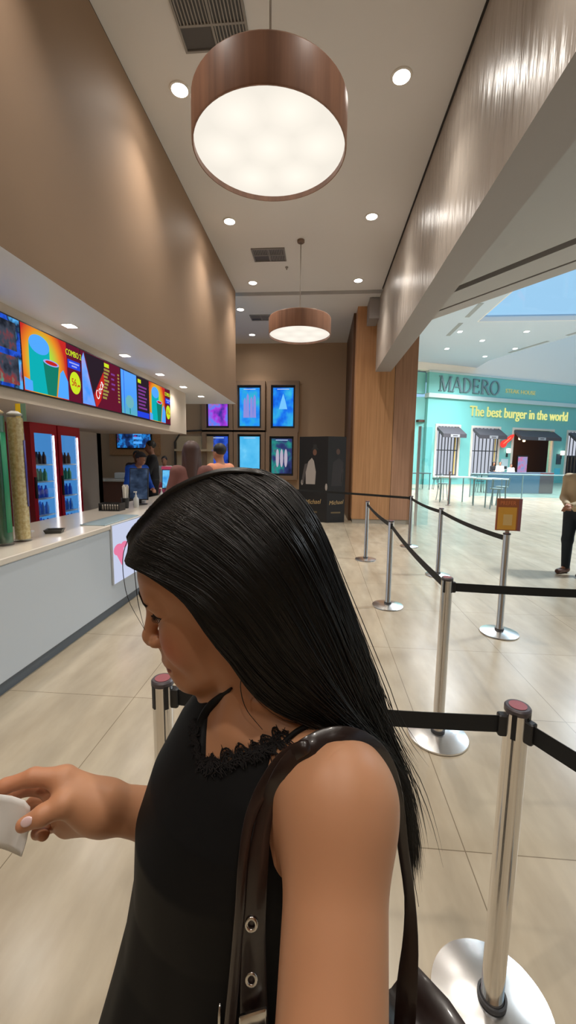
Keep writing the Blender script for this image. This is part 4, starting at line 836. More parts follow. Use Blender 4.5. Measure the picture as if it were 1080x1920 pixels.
# ---- face details
hairm = mat('black_hair', (.0065, .005, .0045), rough=.33, spec=.55)
browm = mat('dark_brow', (.02, .013, .01), rough=.6)
def on_face(x, y, z, lift=.0005):
    """point of the head surface in the direction of a head-frame point, seen from inside the head"""
    o = H(.02, y * .3, z); d = Vector(H(x, y, z) - o).normalized(); r = bvh_body.ray_cast(Vector(o), d)
    return np.array(r[0]) + np.array(d) * lift if r[0] is not None else H(x, y, z)
for s in (1, -1):
    ps, rs = [], []
    for i in range(90):
        t = RNG.random(); y = .012 + .036 * t; z = .042 + .006 * math.sin(PI * min(t * 1.15, 1)) - .004 * t + RNG.normal(0, .0017) * (1 - t * .6)
        a = on_face(.1 - .03 * t, s * y, z, .0003); b = on_face(.1 - .03 * t - .004, s * (y + .007), z + .0022 * (1 - 1.6 * t), .0014); ps.append(np.array([a, (a + b) / 2, b])); rs.append((.0006, .0006, .0002))
    strands_mesh('eyebrow', ps, rs, browm, person, 3)
    ps, rs, lid = [], [], []
    for i in range(19):
        t = i / 18; y = .017 + .031 * t; z = .0165 + .0028 * math.sin(PI * t) - .001 * t
        a = on_face(.10 - .035 * t, s * y, z, .0006); d = HF * (1 - .55 * t) + s * HL * (.15 + .5 * t); d /= np.linalg.norm(d); b = a + d * .0034 - HU * .0024; cc = b + d * .0026 + HU * .0002; lid.append(a)
        if t > .12: ps.append(np.array([a - d * .0008, a + d * .002 - HU * .001, b, cc])); rs.append((.0006, .0006, .0004, .0002))
    ps.append(np.array(lid[::2])); rs.append((.0006, .0011, .0013, .0011, .0006))
    strands_mesh('eyelashes', ps, rs, browm, person, 4)
nailm = mat('pale_nail', srgb(238, 205, 205), rough=.2, coat=.5)
nb = MB(); nd = C(44, 1546, .486) - C(80, 1528, .489); nd /= np.linalg.norm(nd)
nb.ball((0, 0, 0), (.0075, .0055, .0016), 14, 8)
t0 = C(50, 1541, .4776); zz = np.array([.05, -.25, -1.]); zz -= nd * (zz @ nd); zz /= np.linalg.norm(zz); yy = np.cross(zz, nd)
nb.v = [tuple(W(t0 + nd * v[0] + yy * v[1] + zz * v[2])) for v in nb.v]; nb.build('fingernail', nailm, person, 180, world=True)['label'] = 'pale pink thumb nail'

# ---- hair: a shell of guide locks with thousands of strands lying on it
G = [  # (px, py, distance) down each guide lock, from the face edge to the back of the head
    [(246, 1012, .50), (260, 1054, .468), (306, 1080, .438), (362, 1128, .424), (410, 1196, .424), (452, 1268, .424), (505, 1322, .425), (575, 1352, .420), (650, 1378, .412), (716, 1420, .435), (750, 1500, .455), (762, 1590, .462)],
    [(240, 1004, .50), (244, 1050, .468), (300, 1072, .437), (372, 1110, .420), (430, 1172, .413), (482, 1240, .412), (545, 1300, .413), (612, 1345, .412), (668, 1378, .418), (722, 1425, .440), (752, 1500, .458), (765, 1600, .464)],
    [(262, 975, .50), (280, 1000, .458), (345, 1030, .425), (420, 1085, .408), (482, 1150, .401), (535, 1225, .401), (590, 1290, .405), (645, 1345, .412), (690, 1388, .428), (732, 1440, .448), (758, 1520, .464), (770, 1630, .468)],
    [(320, 918, .50), (340, 940, .460), (400, 980, .424), (470, 1040, .404), (530, 1115, .397), (580, 1200, .400), (625, 1278, .410), (668, 1350, .424), (704, 1400, .440), (742, 1460, .458), (764, 1540, .472), (776, 1660, .474)],
    [(395, 885, .50), (425, 900, .468), (485, 940, .434), (545, 1010, .414), (590, 1095, .410), (630, 1190, .416), (662, 1275, .428), (690, 1345, .442), (716, 1405, .455), (748, 1470, .470), (766, 1550, .480), (774, 1640, .482)],
    [(462, 879, .505), (490, 886, .490), (540, 918, .468), (582, 980, .452), (615, 1060, .448), (648, 1150, .452), (676, 1235, .460), (698, 1310, .470), (714, 1380, .478), (744, 1450, .488), (760, 1530, .492), (766, 1600, .494)],
    [(500, 888, .52), (520, 897, .525), (560, 930, .530), (592, 985, .530), (620, 1060, .530), (652, 1150, .528), (680, 1235, .526), (700, 1305, .524), (712, 1372, .522), (736, 1440, .522), (748, 1510, .520), (752, 1570, .520)],
]
GS = np.stack([spline([C(*p) for p in g], 40) for g in G])             # (guides, 40, 3)
for g in GS:
    for j in range(6): g[j] -= HL * ((g[j] - HO) @ HL) * (1 - j / 6) ** 2
GS[-1] -= HL[None] * (((GS[-1] - HO) @ HL))[:, None] * np.linspace(1, .2, 40)[:, None]
HALF = np.stack([spline(GS[:, j], 49) for j in range(40)], 1)           # (49, 40, 3)
LC = ((HALF - HO) @ HL)[..., None]; MIR = HALF - 1.85 * LC * HL - .30 * np.abs(LC) * HU
def crown(v): return v
HC = HO + HU * .02 - HF * .02
def lift_off(S, m0=.013):
    n, k, _ = S.shape; P = S.reshape(-1, 3).copy(); tt = np.tile(np.linspace(0, 1, k), n); m = np.where(tt < .45, m0, .007)
    for it in range(8):
        d = s_fn(body, P); o = P - HC; o[tt > .5] = -TF - TL * 0; o /= np.linalg.norm(o, axis=1, keepdims=True); P = P + o * np.clip(m - d, 0, .02)[:, None] * (tt < .62)[:, None]
    return P.reshape(n, k, 3)
HALF = lift_off(HALF); MIR = lift_off(MIR, .010)
RING = np.concatenate([HALF, MIR[::-1][1:]], 0)                          # from the left face edge round the back to the right face edge
nu, nv = RING.shape[:2]; idx = np.arange(nu * nv).reshape(nu, nv)
F = np.stack([idx[:-1, :-1], idx[:-1, 1:], idx[1:, 1:], idx[1:, :-1]], -1).reshape(-1, 4)
V = RING + 0
shell = np_mesh('hair', W(V.reshape(-1, 3)), F, hairm, person, off=FEET)
md = shell.modifiers.new('thick', 'SOLIDIFY'); md.thickness = .0025; md.offset = -1
def sheet(SH, u, v):
    n, k, _ = SH.shape; a = np.clip(u * (n - 1), 0, n - 1.001); i = a.astype(int); fu = (a - i)[:, None]
    b = np.clip(v * (k - 1), 0, k - 1.001); j = b.astype(int); fv = (b - j)[:, None]
    return (SH[i, j] * (1 - fu) + SH[i + 1, j] * fu) * (1 - fv) + (SH[i, j + 1] * (1 - fu) + SH[i + 1, j + 1] * fu) * fv
def locks(SH, S, K, lift, wild, r0):
    u0 = RNG.random(S); vs = RNG.random(S) ** 3 * .12; ve = .72 + .28 * RNG.random(S); t = np.linspace(0, 1, K)
    clump = np.sin(u0 * 97) * .5 + np.sin(u0 * 41 + 2) * .5
    lft = lift * (.25 + RNG.random(S)) + .0012 * clump
    out = np.zeros((S, K, 3)); du = RNG.normal(0, .03, S); ph = RNG.random(S) * 6.28
    for i, tt in enumerate(t):
        v = vs + (ve - vs) * tt; u = np.clip(u0 + du * tt + .004 * np.sin(ph + 7 * tt), 0, 1)
        p = sheet(SH, u, v); c = HC + DN * np.clip(((p - HC) @ DN), 0, 1)[:, None] ; o = p - c; o /= np.linalg.norm(o, axis=1, keepdims=True)
        out[:, i] = p + o * lft[:, None] * min(1, .2 + 2.5 * tt)
    w = RNG.normal(0, 1, (S, 3)) * wild; out += w[:, None, :] * (t ** 2.5)[None, :, None]
    R = r0 * np.minimum(1, np.minimum(t * 8 + .3, (1 - t) * 6 + .08))[None, :] * (.7 + .6 * RNG.random((S, 1)))
    return out, R
p1, r1 = locks(HALF, 8000, 26, .0034, .004, .00046); p2, r2 = locks(MIR, 2400, 22, .0028, .004, .0008); 
p3, r3 = locks(HALF[30:], 260, 26, .006, .012, .0005)
V1, F1 = tubes(p1, r1); V2, F2 = tubes(p2, r2); V3, F3 = tubes(p3, r3)
V = np.concatenate([V1, V2, V3]); F = np.concatenate([F1, F2 + len(V1), F3 + len(V1) + len(V2)])
so = np_mesh('hair_strands', W(V), F, hairm, shell, off=FEET); so['kind'] = 'stuff'
loose = [[(244, 1000, .50), (231, 1040, .50), (232, 1085, .50), (243, 1130, .50), (272, 1182, .50)], [(250, 1050, .495), (254, 1090, .495), (259, 1130, .495), (271, 1180, .495)],
         [(456, 1255, .42), (451, 1290, .43), (462, 1330, .43), (492, 1368, .425)], 
         [(395, 1300, .56), (362, 1320, .55), (342, 1360, .55), (338, 1400, .55)], [(392, 1304, .56), (356, 1328, .55), (336, 1366, .55), (340, 1410, .55)], [(398, 1298, .56), (366, 1318, .55), (346, 1352, .55), (332, 1396, .55)],
         [(745, 1450, .46), (765, 1540, .47), (772, 1620, .475), (785, 1700, .48)], [(700, 1290, .45), (712, 1330, .45), (716, 1360, .45), (735, 1385, .455)], [(690, 1230, .45), (706, 1280, .45), (704, 1320, .452)],
         [(735, 1400, .46), (752, 1440, .46), (756, 1480, .465), (778, 1560, .47)]]
lrad = [(.0006, .0006, .0003)] * 3 + [(.0022, .002, .0008)] * 3 + [(.0008, .0007, .0003)] * 4
for l, q in zip(loose, lrad): strands_mesh('loose_strand', [np.array([C(*p) for p in l])], [q], hairm, shell, 4)

# ---- trousers and shoes, below the frame
denim = mat('dark_trousers', (.012, .014, .02), rough=.8)
for s in (1, -1):
    hip = W(CH + DN * .38 + TL * s * .075); rr = []; 
    for z, r, o in ((hip[2], .105, 0), (.62, .088, .006), (.45, .066, .014), (.3, .062, .004), (.10, .055, 0)):
        rr.append([(hip[0] + r * math.cos(2 * PI * j / 20), hip[1] + r * math.sin(2 * PI * j / 20), z) for j in range(20)])
    MB().loft(rr).build('trouser_leg', denim, person, 180, world=True)
    f3 = W(TF + EYE @ CR.T * 0) - EYE; f3[2] = 0; f3 /= np.linalg.norm(f3); a = math.atan2(f3[1], f3[0])
    sh = MB(); sh.loft([[(x, w * math.cos(2 * PI * j / 16), max(0, h * .5 + h * .5 * math.sin(2 * PI * j / 16))) for j in range(16)] for x, w, h in ((-.075, .02, .05), (-.06, .034, .10), (.0, .036, .10), (.08, .044, .06), (.14, .04, .045), (.165, .018, .025))])
    sh.xf(Matrix.Translation((hip[0], hip[1], 0)) @ Matrix.Rotation(a, 4, 'Z')).build('shoe', mat('black_shoe', (.02, .02, .02), rough=.4), person, 180, world=True)

# ---- paper slip in the right hand
pp = MB(); P0 = [(-40, 1488), (0, 1489), (22, 1492), (46, 1500), (57, 1513)]; P1 = [(-50, 1570), (-5, 1588), (14, 1594), (36, 1604), (40, 1606)]
rows = []
for t in np.linspace(0, 1, 9):
    rows.append([W(C(a[0] * (1 - t) + b[0] * t + 5 * math.sin(t * 3), a[1] * (1 - t) + b[1] * t, .4975 + .004 * math.sin(i * 1.7 + t * 4) * t)) for i, (a, b) in enumerate(zip(P0, P1))])
n = 5; vs = [p for r in rows for p in r]; fs = [(i * n + j, i * n + j + 1, (i + 1) * n + j + 1, (i + 1) * n + j) for i in range(8) for j in range(4)]
pp.add(vs, fs); po = pp.build('paper_slip', mat('white_paper', (.88, .87, .85), rough=.8), None, 180); md = po.modifiers.new('t', 'SOLIDIFY'); md.thickness = .0008
tag(po, 'crumpled white paper slip pinched between the woman\'s thumb and fingers', 'paper')

# ---- shoulder bag
leather = mat('brown_leather', (.020, .0095, .0075), rough=.30, spec=.5, bump=((40, 40, 40), .12, .003), coat=.25)
steel = mat('buckle_metal', (.75, .73, .70), rough=.22, metal=1.)
BC = CH + DN * .305 + TL * .195 + TF * .018
bag = thing('shoulder_bag', 'dark brown leather shoulder bag hanging from the woman\'s left shoulder under her arm', 'bag', W(BC))
def band(name, pts, wid, thick=.0035, wdir=None):
    """leather strap along camera-frame points; wid in metres per point"""
    n = 48; P = spline(pts, n); Wd = np.interp(np.linspace(0, 1, n), np.linspace(0, 1, len(wid)), wid); T = np.gradient(P, axis=0); T /= np.linalg.norm(T, axis=1, keepdims=True); rings = []
    for i in range(n):
        view = P[i] / np.linalg.norm(P[i]); w = np.cross(T[i], view) if wdir is None else wdir - T[i] * (wdir @ T[i]); w /= np.linalg.norm(w); nn = np.cross(w, T[i]); h = Wd[i] / 2; t = thick / 2
        rings.append([W(P[i] + w * a * h + nn * b * t) for a, b in ((-1, -.4), (-.85, -1), (0, -1.35), (.85, -1), (1, -.4), (1, .4), (.85, 1), (0, 1), (-.85, 1), (-1, .4))])
    return MB().loft(rings).build(name, leather, bag, 50, world=True)
def on_body(l, lift): 
    out = []
    for x, y, d in l:
        h = hit(x, y, lift); out.append(h if h is not None and (d is None or abs(h[2] - d) < .06) else C(x, y, d or .42))
    return out
front = [C(645, 1384, .394), C(612, 1387, .391)] + on_body([(582, 1399, .39), (555, 1416, .40), (527, 1450, .405), (506, 1495, .41), (492, 1550, .415), (482, 1630, .415), (474, 1730, .41), (474, 1830, .405), (478, 1960, .395)], .007)
back = [C(678, 1391, .402), C(706, 1410, .413), C(728, 1444, .428), C(742, 1490, .442), C(750, 1540, .452), C(757, 1600, .458), C(768, 1680, .462), C(770, 1760, .455), C(764, 1840, .445), C(758, 1930, .44)]
h1 = band('handle', back[::-1] + front, [.022, .022, .017, .012, .012, .013, .015, .017, .019, .020, .021, .021, .020, .018, .016, .015, .015, .017, .021, .024, .026, .028])
fr2 = [C(600, 1396, .402)] + on_body([(575, 1400, .40), (548, 1414, .40), (520, 1440, .40), (488, 1488, .405), (466, 1545, .41), (455, 1620, .41), (449, 1710, .405), (441, 1810, .40), (428, 1960, .39)], .011)
h2 = band('handle', fr2, [.004, .012, .016, .016, .013, .010, .009, .009, .010, .012])
for x, y in ((467, 1727), (472, 1830)):
    c = spline(front, 400); c = c[np.argmin(np.abs(960 + 760 * c[:, 1] / c[:, 2] - y))] + np.array([-.001, 0, -.0035]); ey = MB()
    ey.torus((0, 0, 0), .0047, .0016, 'z', 20, 8); ey.v = [tuple(W(c + np.array([v[0], v[1] * 1.25, v[2] * .6]))) for v in ey.v]; ey.build('eyelet', steel, h1, 180, world=True)['label'] = 'silver eyelet'
rg = MB(); rc = C(414, 1900, .40); rg.torus((0, 0, 0), .014, .0025, 'x', 24, 8); rg.v = [tuple(W(rc + np.array([v[0] * .6, v[2], v[1] * .4 - .004]))) for v in rg.v]; rg.build('buckle_ring', steel, bag, 180, world=True)
bk = MB(); bk.bevbox(-.013, .013, -.008, .008, -.002, .002, .001); bk.v = [tuple(W(C(474, 1912, .385) + np.array([v[0], v[1] - v[0] * .3, v[2]]))) for v in bk.v]; bk.build('buckle', steel, bag, 40, world=True)
rings = []
for a in np.linspace(-.16, .07, 25):
    e = max(.02, 1 - (abs(a + .045) / .118) ** 6); r = []
    for j in range(28):
        th = 2 * PI * j / 28; c_, s_ = math.cos(th), math.sin(th); sq = lambda v, e_: math.copysign(abs(v) ** e_, v)
        tb = .046 * (1 - .25 * max(0, -s_)) * e ** .5; pl = 1 + .05 * math.sin(a * 130) * (c_ > 0)
        r.append(W(BC - TF * a + TL * tb * sq(c_, .7) * pl + DN * (.115 * sq(s_, .6) * (.9 + .1 * e) + .008 * math.sin(a * 60))))
    rings.append(r)
MB().loft(rings).build('bag_body', leather, bag, 60, world=True)
rings = []
for a in np.linspace(-.165, .02, 16):
    rings.append([W(BC - TF * -a + TL * (x * (1 + .03 * math.sin(a * 150))) + DN * (y + .006 * math.sin(a * 90))) for x, y in ((-.05, -.10), (-.052, -.118), (0, -.128), (.052, -.118), (.056, -.04), (.052, .0), (.047, -.0), (.049, -.10), (0, -.118))])
MB().loft(rings).build('flap', leather, bag, 60, world=True)
# ================================================================ other people
SK = [mat('skin_b', srgb(176, 124, 96), rough=.5), mat('skin_c', srgb(150, 104, 80), rough=.5)]
darkhair = mat('dark_hair', (.012, .010, .009), rough=.5); brownhair = mat('brown_hair', srgb(74, 50, 44), rough=.5)
def figure(name_label, x, y, rz, h, top, bottom, hair, hairm_, hands, lean=0., z0=0., sleeves=True, res=.012, skin=0, cap=None, seated=False, twist=0., headturn=0., shoe=None):
    k = h / 1.72
    def up(p):          # lean the upper body forward about the hips, turn the head
        p = np.array(p, float); q = p - (0, 0, .95); c, s = math.cos(lean), math.sin(lean); return np.array([q[0] * c + q[2] * s, q[1], -q[0] * s + q[2] * c + .95]) if p[2] > .95 else p
    hc = up((.03, 0, 1.595)); tr = np.array([math.cos(headturn), math.sin(headturn), 0]); tl = np.array([-tr[1], tr[0], 0]); tu = np.array([0, 0, 1.]); hr = np.stack([tr, tl, tu], 1)
    def hp(a, b, c): return hc + tr * a + tl * b + tu * c
    B = []
    def A(f, kk=.03, s=1): B.append((f, kk, s))
    A(s_ell(hp(-.01, 0, .03), (.088, .072, .085), hr)); A(s_ell(hp(.028, 0, -.035), (.055, .052, .075), hr)); A(s_cap(hp(.085, 0, -.005), hp(.105, 0, -.028), .009, .012), .012); A(s_ell(hp(.078, 0, -.062), (.018, .026, .012), hr), .01)
    for s in (1, -1): A(s_ell(hp(-.01, s * .074, -.01), (.018, .010, .03), hr), .008); A(s_ell(hp(.084, s * .033, .016), (.014, .016, .010), hr), .008, -1)
    A(s_cap(up((-.01, 0, 1.40)), hp(-.01, 0, -.05), .055, .052), .03)
    sh = [up((0, .17, 1.385)), up((0, -.17, 1.385))]; A(s_cap(sh[0], sh[1], .055, .055), .05)
    tor = [(s_ell(up((.0, 0, 1.22)), (.105, .155, .22)), .05, 1), (s_ell(up((0, 0, 1.0)), (.11, .15, .16)), .06, 1)]
    B.extend(tor); arms = []
    for i, s in enumerate((1, -1)):
        S = sh[i]; Hd = np.array(hands[i], float); d = Hd - S; L = np.linalg.norm(d); l1, l2 = .285, .26; L = min(L, l1 + l2 - .005); d /= np.linalg.norm(d); Hd = S + d * L
        a = (l1 * l1 - l2 * l2 + L * L) / (2 * L); hh = math.sqrt(max(l1 * l1 - a * a, 0)); pole = np.array([-.5, s * .5, -.7]); pole -= d * (pole @ d); pole /= np.linalg.norm(pole); El = S + d * a + pole * hh
        arms += [(s_cap(S, El, .050, .041), .03, 1), (s_cap(El, Hd, .040, .027), .02, 1)]
        fd_ = (Hd - El) / np.linalg.norm(Hd - El); sd = np.cross(fd_, (0, 0, 1.)); sd /= np.linalg.norm(sd) + 1e-9
        if abs(fd_[2]) > .8: sd = np.array([1., 0, 0])
        up_ = np.cross(sd, fd_); K = Hd + fd_ * .085
        B.append((s_cap(Hd, K, .026, .030), .02, 1))
        for j in range(4):
            b0 = K + sd * (.027 - .018 * j); b1 = b0 + fd_ * (.040 - .006 * abs(j - 1.3)) - up_ * .010; b2 = b1 + fd_ * .022 - up_ * .022; B.append((s_cap(b0, b1, .0105, .0095), .006, 1)); B.append((s_cap(b1, b2, .0095, .008), .004, 1))
        t0 = Hd + fd_ * .03 + sd * .022 * s; t1 = t0 + fd_ * .035 + sd * s * .03; B.append((s_cap(t0, t1, .013, .011), .01, 1)); B.append((s_cap(t1, t1 + fd_ * .03, .011, .008), .004, 1))
    B.extend(arms); legs = []
    for s in (1, -1):
        if seated: hip, kn, an = np.array([0, s * .09, .93]), np.array([.42, s * .11, .93]), np.array([.42, s * .11, .50])
        else: hip, kn, an = np.array([0, s * .09, .92]), np.array([.02, s * .10, .50]), np.array([-.02, s * .11, .09])
        legs += [(s_cap(hip, kn, .088, .058), .04, 1), (s_cap(kn, an, .058, .040), .02, 1)]; B.append((s_cap(an, an + (.12, s * .02, -.05), .035, .03), .02, 1))
    B.extend(legs)
    t = thing('person', name_label[0], 'person', (x, y, z0), rz); lo, hi = (-.7, -.7, -.02), (.9, .7, 1.85)
    def part(n, ops, m, hres=res):
        v, q = surface(ops, lo, hi, hres, 8); return np_mesh(n, v * k, q, m, t)
    part('body', B, SK[skin], res)
    def fat(ops, g, kk=.03): return [(lambda p, f=f: f(p) - g, max(kq, kk), s) for f, kq, s in ops]
    shirt = fat(tor, .018) + fat([(s_cap(sh[0], sh[1], .058, .058), .05, 1)], .010)
    shirt += fat(arms if sleeves else [], .013)
    if sleeves is False: shirt += fat([(s_cap(sh[i], sh[i] + (np.array(hands[i]) - sh[i]) * .12, .052, .05), .03, 1) for i in (0, 1)], .010)
    zc = .92; shirt.append((lambda p: zc - p[:, 2], .01, 0)); part('shirt', shirt, top)
    tr_ = fat(legs + [tor[1]], .014); tr_.append((lambda p: np.maximum(p[:, 2] - 1.0, (.46 if seated else .07) - p[:, 2]), .01, 0)); part('trousers', tr_, bottom)
    for s in (1, -1):
        an = np.array([.42, s * .11, .50]) if seated else np.array([-.02, s * .11, .09]); v, q = surface([(s_cap(an + (-.02, 0, -.04), an + (.15, s * .025, -.052), .046, .038), .02, 1), (s_cap(an + (-.01, 0, -.03), an + (-.01, 0, .02), .05, .048), .03, 1), (lambda p: an[2] - .088 - p[:, 2], .01, 0)], lo, hi, res, 8); np_mesh('shoe', v * k, q, shoe or mat('dark_shoe', (.03, .025, .022), rough=.5), t)
    hs = [(s_ell(hp(-.022, 0, .045), (.092, .082, .088), hr), .01, 1), (s_ell(hp(.085, 0, -.03), (.075, .075, .088), hr), .02, -1)]
    if hair == 'long': hs += [(s_cap(hp(-.06, 0, .04), hp(-.10, 0, -.26), .085, .06), .05, 1), (s_cap(hp(-.02, .07, -.0), hp(-.05, .085, -.2), .035, .03), .04, 1), (s_cap(hp(-.02, -.07, -.0), hp(-.05, -.085, -.2), .035, .03), .04, 1)]
    if hair == 'bun': hs += [(s_ell(hp(-.10, 0, .09), (.05, .05, .05), hr), .01, 1)]
    if hair == 'short': hs.append((s_ell(hp(-.02, 0, -.115), (.12, .12, .085), hr), .02, -1))
    part('hair', hs, hairm_)
    if cap is not None: part('cap', [(s_ell(hp(-.01, 0, .055), (.098, .090, .085), hr), .01, 1), (s_ell(hp(.10, 0, .05), (.075, .07, .010), hr), .01, 1), (lambda p: (hc[2] + .035) - p[:, 2], .01, 0)], cap)
    return t
blackc = mat('black_cloth', (.014, .014, .017), rough=.8); navy = mat('dark_jeans', (.012, .020, .030), rough=.8); beige = mat('beige_jumper', srgb(206, 186, 154), rough=.85); bluec = mat('blue_shirt', srgb(18, 88, 204), rough=.7); brownc = mat('rose_brown_top', srgb(122, 78, 72), rough=.8); peach = mat('peach_top', srgb(226, 150, 116), rough=.8); whitec = mat('white_cloth', srgb(226, 222, 220), rough=.8)
mn = figure(('man in beige jumper and dark jeans standing at the right edge with hands clasped',), 3.67, 6.0, 3.75, 1.72, beige, navy, 'short', darkhair, ((.27, .035, 1.02), (.27, -.035, 1.03)), res=.008, shoe=mat('brown_shoe', srgb(92, 62, 52), rough=.5))
b = MB(); b.tube([(-.16, .13, 1.05), (-.10, .135, 1.38), (.02, .125, 1.475), (.115, .12, 1.36), (.145, .13, 1.12)], .012, 8, True, .4).build('bag_strap', blackc, mn, 60)
figure(('employee in blue shirt and dark cap bending over behind the counter',), -3.42, 7.15, -.5, 1.66, bluec, blackc, 'short', darkhair, ((.42, .15, .98), (.42, -.12, .98)), lean=.45, z0=.12, cap=mat('dark_cap', (.03, .03, .035), rough=.7))
figure(('man in black jacket standing tall in front of the wall television',), -3.42, 8.1, -2.6, 1.84, blackc, blackc, 'short', darkhair, ((.32, .1, 1.0), (.30, -.12, 1.05)), z0=.12, skin=1)
figure(('person in dark brown jacket beside the black jacketed man',), -3.85, 8.35, -1.2, 1.64, mat('brown_jacket', srgb(62, 44, 40), rough=.8), blackc, 'short', darkhair, ((.3, .12, 1.02), (.28, -.12, 1.0)), z0=.12, skin=1)
figure(('small looking person with dark hair bun and white top at the far counter',), -4.25, 10.9, -1.4, 1.66, whitec, mat('pink_skirt', srgb(226, 110, 150), rough=.8), 'bun', darkhair, ((.2, .2, 1.0), (.25, -.15, 1.0)))
figure(('woman with long brown hair and rose brown top queuing, seen from behind',), -1.52, 4.75, 1.9, 1.80, brownc, navy, 'long', brownhair, ((.2, .2, .95), (.25, -.15, 1.05)))
figure(('person in peach top with dark hair beside the long haired customer',), -1.42, 5.75, 2.6, 1.82, peach, navy, 'short', darkhair, ((.3, .1, 1.05), (.28, -.12, 1.0)))

# ================================================================ restaurant front: signs, awnings, lamps, furniture
def fthing(name, lab, cat, u, z, off=0., group=None): 
    p = FM @ Vector((u, z, off)); return orient(thing(name, lab, cat, group=group), Matrix.Translation(p) @ FM.to_3x3().to_4x4())
# serif capitals
def serif_letter(b, ch, ox, oy, s, d=.08):
    def stroke(a, c, w):
        a = np.array(a); c = np.array(c); dd_ = (c - a) / np.linalg.norm(c - a); n_ = np.array([-dd_[1], dd_[0]]) * w / 2; flat(b, [(ox + s * p[0], oy + s * p[1]) for p in (a - n_, c - n_, c + n_, a + n_)], 0, d)
    def ser(x, y, w=.26): stroke((x - w / 2, y), (x + w / 2, y), .05)
    def arc(cx, cy, rx, ry, a0, a1, w0, w1, n=14):
        for i in range(n):
            t0, t1 = a0 + (a1 - a0) * i / n, a0 + (a1 - a0) * (i + 1) / n; w = w0 + (w1 - w0) * abs(math.cos((t0 + t1) / 2)); stroke((cx + rx * math.cos(t0), cy + ry * math.sin(t0)), (cx + rx * math.cos(t1), cy + ry * math.sin(t1)), w)
    if ch == 'M': stroke((.1, 0), (.12, 1), .06); stroke((.12, 1), (.5, 0), .14); stroke((.5, 0), (.88, 1), .06); stroke((.88, 1), (.9, 0), .14); ser(.1, .02); ser(.9, .02); ser(.06, .98, .2); ser(.94, .98, .2)
    if ch == 'A': stroke((.05, 0), (.42, 1), .06); stroke((.40, 1), (.80, 0), .14); stroke((.2, .34), (.62, .34), .05); ser(.05, .02); ser(.80, .02)
    if ch == 'D': stroke((.12, 0), (.12, 1), .14); arc(.22, .5, .48, .48, -PI / 2, PI / 2, .05, .13); stroke((.05, .02), (.25, .02), .05); stroke((.05, .98), (.25, .98), .05)
    if ch == 'E': stroke((.12, 0), (.12, 1), .14); [stroke((.05, y), (x, y), .05) for y, x in ((.02, .62), (.5, .5), (.98, .58))]; stroke((.62, 0), (.62, .2), .05); stroke((.58, .82), (.58, 1), .05); stroke((.5, .4), (.5, .6), .04)
    if ch == 'R': stroke((.12, 0), (.12, 1), .14); arc(.24, .75, .34, .23, -PI / 2, PI / 2, .05, .12); stroke((.05, .98), (.26, .98), .05); stroke((.12, .5), (.26, .52), .05); stroke((.32, .52), (.74, 0), .13); ser(.12, .02); ser(.76, .02, .2)
    if ch == 'O': arc(.42, .5, .38, .48, 0, 2 * PI, .05, .13, 30)
u0, _ = fpt(822, 735); u1, _ = fpt(934, 740); sg1 = fthing('restaurant_sign', 'large grey serif MADERO lettering on the teal band', 'sign', u0, 6.42, .03)
wid = {'M': 1.08, 'A': .92, 'D': .86, 'E': .78, 'R': .84, 'O': .84}; tot = sum(wid[c] for c in 'MADERO'); s = (u1 - u0) / tot; x = 0
for c in 'MADERO':
    b = MB(); serif_letter(b, c, 0, 0, 1.0); b.v = [(x + v[0] * s, v[1] * .98, v[2]) for v in b.v]; b.build('letter', mat('steel_letter', srgb(128, 150, 156), rough=.35, metal=.3), sg1); x += wid[c] * s
u0, z = fpt(943, 741); u1, _ = fpt(1006, 745); sg2 = fthing('restaurant_subtitle', 'small gold STEAK HOUSE lettering right of the big sign', 'sign', (u0 + u1) / 2, 6.78, .03); text('lettering', 'STEAK HOUSE', .40, mat('gold_letter', srgb(206, 196, 130), rough=.4, emit=.25), sg2, I4, .03, (u1 - u0) / 2.85)
u0, z0 = fpt(866, 778); u1, z1 = fpt(1074, 787); sg3 = fthing('slogan_sign', 'glowing yellow slogan The best burger in the world above the awnings', 'sign', (u0 + u1) / 2, 5.17, .06); text('lettering', 'The best burger in the world', 1.02, emis('slogan_glow', srgb(238, 236, 150), 1.0), sg3, I4, .03, (u1 - u0) / 13.6)
awm = mat('awning_grey', srgb(74, 72, 78), rough=.8); plq = mat('awning_plate', srgb(170, 172, 178), rough=.5); aw0 = None
for i, (u0, u1, z0, z1) in enumerate(openings):
    lab = 'dark grey awning over ' + ('the leftmost barred restaurant window', 'the second barred restaurant window', 'the open restaurant doorway', 'the barred window behind the man in beige')[i]
    t = fthing('awning', lab, 'awning', (u0 + u1) / 2, 3.25, .02, 'restaurant awnings'); w = (u1 - u0) / 2 + .05; b = MB()
    b.loft([[(-w, .75, 0), (-w, .75, .05), (-w, .25, .75), (-w, 0, .75), (-w, .0, .70), (-w, .62, 0)], [(w, .75, 0), (w, .75, .05), (w, .25, .75), (w, 0, .75), (w, 0, .70), (w, .62, 0)]]); b.build('canopy', awm, t); MB().box(-.38, .38, .02, .22, .75, .77).build('plate', plq, t)
    if i != 3: MB().box(-.2, .2, .09, .15, .77, .775).build('plate_letters', awm, t)
u, z = fpt(948, 826); ns = fthing('neon_sign', 'glowing red neon shape beside the restaurant doorway', 'neon sign', u, z, .12); b = MB(); Mz = Matrix.Rotation(.62, 4, 'Z'); flat(b, ell2(.12, .0, .62, .17, 22), 0, .06); flat(b, ell2(-.42, -.02, .30, .26, 18), .01, .07); b.xf(Mz); b.build('tube_shape', emis('neon_red', srgb(255, 70, 62), 1.2), ns); b = MB(); flat(b, ell2(-.05, .02, .45, .04, 16), .07, .08); b.xf(Mz); b.build('tube_core', emis('neon_orange', srgb(255, 150, 110), 1.2), ns)
